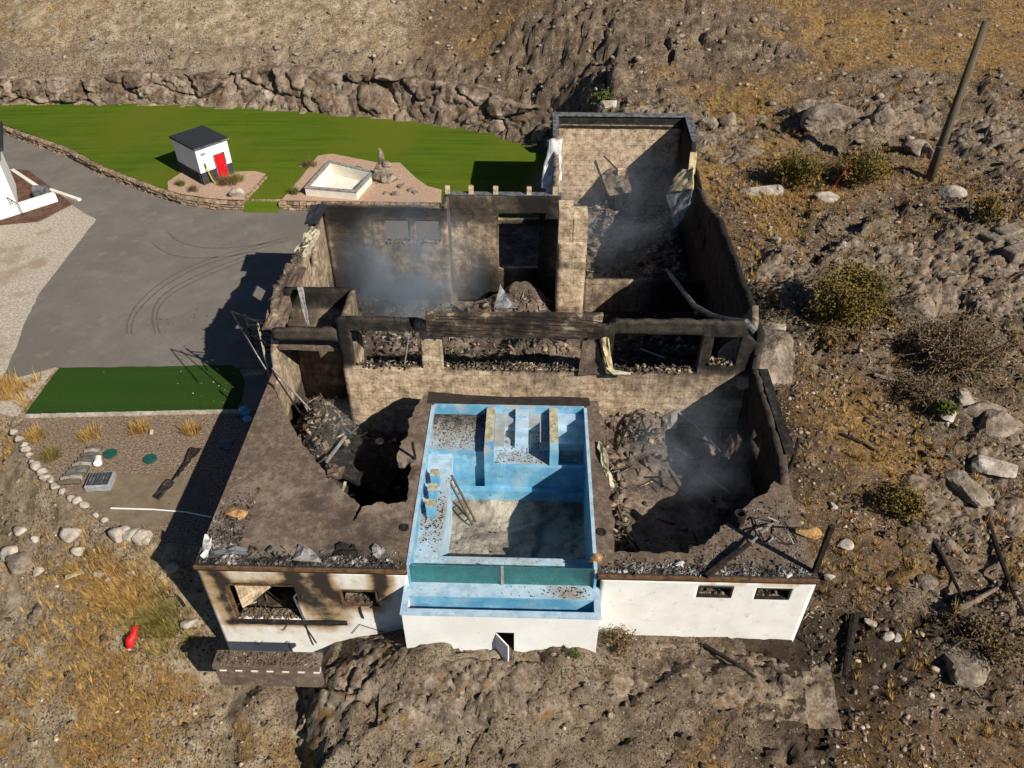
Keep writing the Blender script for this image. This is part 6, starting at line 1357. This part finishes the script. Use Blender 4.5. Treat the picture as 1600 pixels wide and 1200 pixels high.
# loose stones
wants = lambda x, y, r, b, g: off_flat(x, y)*np.clip(.18+1.1*ss(.45, .62, fbm(x*.3, y*.3, 71))+r*.3, 0, 1)
q1, k1 = field(6200, -32, -12.9, 8, 31, lambda *a: wants(*a)*.45, (.025, .16), 11)
q2, k2 = field(8000, 11.4, 44, 10, 52, wants, (.025, .17), 12)
q3, k3 = field(2600, -15, 44, 8, 19, wants, (.025, .16), 13)
q4, k4 = field(7000, -60, 60, 52, 110, wants, (.06, .34), 14)
_q = np.concatenate([q1, q2, q3]); _k = np.concatenate([k1, k2, k3])
shards('wood_chips', _q[::3]+[0, 0, .02], _k[::3]*1.7, m_rub, 'charred splinters and bark strewn over the slopes', flat=.8, long=.5)
_a, _b = field(30000, 11.4, 40, 12, 50, lambda x, y, r, b, g: off_flat(x, y)*ss(.38, .6, fbm(x*.4, y*.4, 83)), (.04, .22), 21)
shards('slope_litter', _a+[0, 0, .01], _b, m_rub, 'flat broken stone chips and char littering the right slope', flat=.6, long=.22)
_m = np.arange(len(_q)) % 3 > 0
scatter_rocks('loose_stones', _q[_m], _k[_m], mat('loose_stone', [(.3, (.07, .05, .035)), (.5, (.19, .145, .105)), (.72, (.42, .35, .27))], 1.7, 8, .7, bump=.8, bscale=12, rnd=.75), 'loose grey and tan stones scattered over the slopes')
scatter_rocks('far_stones', q4, k4, m_rock, 'loose stones on the hillside behind the lawn')
# small white litter on turf and gravel
p = []; s = []
for _ in range(260):
    a_ = P(random.gauss(340, 45), random.uniform(480, 850), -3.94); 
    if a_[0] < -12.8: p.append(tuple(a_)); s.append(random.uniform(.015, .06))
scatter_rocks('pale_litter', p, s, m_ash, 'small pale fragments scattered beside the left house wall')

# shrubs
def shrub(px, py, r, h, m, label, n=2200, twig=26, cat='shrub', name='shrub', dens=.6, lean=0, leaf=.085):
    c = G(px, py); t = thing(name, label, cat, tuple(c)); R = np.random.RandomState(int(px*7+py)); mb = MB()
    tips = []
    for k in range(twig):
        a = R.rand()*6.28; rr = r*math.sqrt(R.rand())*.85; hh = h*(.55+.5*R.rand())*(1-.45*(rr/r)**2)
        tip = Vector((c.x+rr*math.cos(a)+lean, c.y+rr*math.sin(a), c.z+hh)); mid_ = Vector((c.x+rr*.35*math.cos(a), c.y+rr*.35*math.sin(a), c.z+hh*.5)); tips.append((mid_, tip))
        mb.tube([(c.x+.1*r*math.cos(a), c.y+.1*r*math.sin(a), c.z-.1), tuple(mid_), tuple(tip)], [.035*r, .022*r, .006*r], 4, cap=False)
        for _ in range(3):
            q = mid_.lerp(tip, R.rand()); e = q+Vector(R.normal(size=3)*.3*r); e.z = max(e.z, c.z+.15); mb.tube([tuple(q), tuple(e)], [.012*r, .004*r], 3, cap=False); tips.append((q, e))
    mb.build('stem', m_twig, t)
    T = np.array([[list(a_), list(b_)] for a_, b_ in tips]); k = R.randint(0, len(T), n); u = R.rand(n)**.6
    pos = T[k, 0]*(1-u[:, None])+T[k, 1]*u[:, None]+R.normal(size=(n, 3))*.11*r
    d1_ = R.normal(size=(n, 3)); d1_ /= np.linalg.norm(d1_, axis=1)[:, None]; d2_ = R.normal(size=(n, 3)); L_ = leaf*(.6+.8*R.rand(n))[:, None]
    V = np.stack([pos-d1_*L_, pos+d1_*L_, pos+np.cross(d1_, d2_)*L_*.9], 1).reshape(-1, 3)
    clump = (np.sin(k*12.9898)*43758.5) % 1
    me = fast('foliage', V, np.arange(len(V)).reshape(-1, 3), m, {'rnd': np.repeat(np.clip(clump*.7+R.rand(n)*.3, 0, 1), 3)})
    link('foliage', me, t); return t
shrub(1237, 290, 1.7, 2.1, m_leaf, 'rounded olive shrub left of the orange stake', 8500, leaf=.07)
shrub(1347, 285, 1.9, 2.0, m_leaf, 'olive shrub between the orange stake and the utility pole', 8500, leaf=.07)
shrub(1315, 500, 2.3, 3.0, m_leaf, 'tall dark olive shrub in the middle of the right slope', 13000, 48, leaf=.07)
shrub(1490, 575, 2.4, 2.2, m_leafb, 'wide brownish sparse-leaved shrub on the right slope', 8000, 80, leaf=.05)
shrub(1440, 625, 1.4, 1.3, m_leafb, 'low grey twiggy shrub below the wide brown one', 1300, 45, leaf=.05)
shrub(1475, 645, .6, .6, m_leafg, 'small yellow-green shrub beside the rock ledge', 700, 14)
shrub(1405, 800, 1.0, 1.2, m_leaf, 'small olive shrub on the burnt slope', 4500, leaf=.06)
shrub(1540, 345, 1.3, 1.2, m_leaf, 'dark low shrub at the upper right', 2200)
shrub(1295, 540, 1.0, .9, m_leafb, 'brown low shrub at the foot of the tall olive shrub', 1300)
shrub(1540, 1010, 1.6, 1.2, m_leafb, 'rusty brown bush in the bottom right corner', 2600, leaf=.06)
shrub(940, 165, 1.1, 1.1, m_leafg, 'small green shrub behind the tower', 1200)
_g = [G(random.gauss(248, 24), random.gauss(975, 22)) for _ in range(110)]
tufts('green_grass_patch', [(q.x, q.y, q.z) for q in _g], [random.uniform(.35, .75) for _ in _g], m_drygreen, 'patch of green-yellow grass left of the house base', 26, .8)
_g = [G(random.gauss(190, 40), random.gauss(930, 30)) for _ in range(160)]
tufts('golden_grass_patch', [(q.x, q.y, q.z) for q in _g], [random.uniform(.35, .7) for _ in _g], m_dry, 'patch of long golden grass above the red canister', 22, .8)
shrub(965, 1010, .8, .6, m_leafb, 'rusty brown weeds at the foot of the plant room', 1100, leaf=.05)
shrub(898, 1030, .25, .45, m_leafg, 'small bright green weed against the plant room wall', 220, 6, leaf=.05)
for i, (a_, b_, lb) in enumerate(((300, 675, 'straw-coloured ornamental grass nearest the house'), (222, 674, 'ornamental grass behind the white stone'), (142, 682, 'second ornamental grass from the left in the upper row'), (55, 685, 'ornamental grass at the left end of the bed'), (82, 715, 'greener spiky grass beside the log row'))):
    c = P(a_, b_, zg); t = thing('ornamental_grass', lb, 'grass clump', tuple(c), 0, 'ornamental grasses in the gravel bed')
    pp = [(c[0]+random.gauss(0, .14), c[1]+random.gauss(0, .14), zg) for _ in range(9)]
    tufts('blades', pp, [random.uniform(.5, .85) for _ in pp], m_drygreen if i == 4 else m_dry, None, 40, .85, None, t)
c = P(237, 678, zg); MB().rock((c[0], c[1], zg+.1), (.2, .17, .15), 480, 2).build('white_stone', m_wrock, label='single round white stone by the ornamental grass', cat='stone', smooth=True)
c = P(15, 615, -4); t = thing('dry_bush', 'golden dry bush beside the driveway at the left edge', 'bush', tuple(c)); pp = [(c[0]+random.gauss(0, .7), c[1]+random.gauss(0, .5), -3.99) for _ in range(60)]
tufts('blades', pp, [random.uniform(.4, .9) for _ in pp], m_dry, None, 22, .8, None, t)
for (a_, b_, r, lb, mm) in ((355, 288, .8, 'tall reddish grasses planted in the shed bed', m_leafb), (372, 283, .6, 'dry shrub right of the reddish grasses in the shed bed', m_drygreen), (282, 289, .3, 'small green plant left of the shed bed', m_leafg), (302, 298, .3, 'small dry plant in front of the shed corner', m_leafb), (462, 302, .35, 'small green shrub at the left end of the pink bed', m_leafg), (485, 262, .6, 'straggly dry plant behind the white basin', m_leafb)):
    c = P(a_, b_, -3.3); t = thing('garden_plant', lb, 'plant', tuple(c)); pp = [(c[0]+random.gauss(0, r*.5), c[1]+random.gauss(0, r*.35), -3.31) for _ in range(int(40*r)+6)]
    tufts('blades', pp, [random.uniform(.35, .8)*(.6+r*.6) for _ in pp], mm, None, 24, .7, None, t)

# ------------------------------------------------------------------ smoke
def smoke(name, c, s, dens, label, sc=.35, seed=0.):
    bm = bmesh.new(); bmesh.ops.create_icosphere(bm, subdivisions=3, radius=1)
    for v in bm.verts: v.co = Vector((v.co.x*s[0], v.co.y*s[1], v.co.z*s[2]))
    me = bpy.data.meshes.new(name); bm.to_mesh(me); bm.free(); o = bpy.data.objects.new(name, me); COL.objects.link(o); o.location = c
    m = bpy.data.materials.new(name); m.use_nodes = True; n = m.node_tree; n.nodes.remove(n.nodes['Principled BSDF'])
    pv = n.nodes.new('ShaderNodeVolumePrincipled'); pv.inputs['Color'].default_value = (.62, .76, .92, 1); pv.inputs['Anisotropy'].default_value = .1
    tc = n.nodes.new('ShaderNodeTexCoord'); mp = n.nodes.new('ShaderNodeMapping'); mp.inputs['Scale'].default_value = (1/s[0], 1/s[1], 1/s[2]); n.links.new(tc.outputs['Object'], mp.inputs[0])
    ln = n.nodes.new('ShaderNodeVectorMath'); ln.operation = 'LENGTH'; n.links.new(mp.outputs[0], ln.inputs[0])
    fall = sstep(n, mth(n, 'SUBTRACT', 1, ln.outputs['Value']), 0, .8)
    nz = sstep(n, noise(n, sc, 5, .6, None, 1.0), .36, .66)
    n.links.new(mth(n, 'MULTIPLY', mth(n, 'MULTIPLY', fall, nz), dens), pv.inputs['Density']); n.links.new(pv.outputs[0], n.nodes['Material Output'].inputs['Volume'])
    me.materials.append(m); o['kind'] = 'stuff'; o['label'] = label
smoke('smoke', tuple(P(640, 420, 0)), (5.2, 5.5, 4.8), .42, 'bluish smoke rising in the rear left room', .3)
smoke('smoke', tuple(P(960, 330, -.5)), (7, 7, 5.5), .07, 'thin bluish smoke over the rear tower', .25)
smoke('smoke', tuple(P(1080, 700, -1.5)), (3.6, 4.4, 2.8), .17, 'bluish smoke in the right front room', .4)
smoke('smoke', tuple(P(525, 690, -2.5)), (1.8, 2.2, 2.6), .25, 'wisp of smoke in the left cellar hole', .6)
S.cycles.volume_step_rate = 4; S.cycles.volume_max_steps = 64; S.cycles.volume_bounces = 0
print('objects', len(bpy.data.objects), 'tris', sum(len(o.data.loop_triangles) if False else len(o.data.polygons) for o in bpy.data.objects if o.type == 'MESH'))
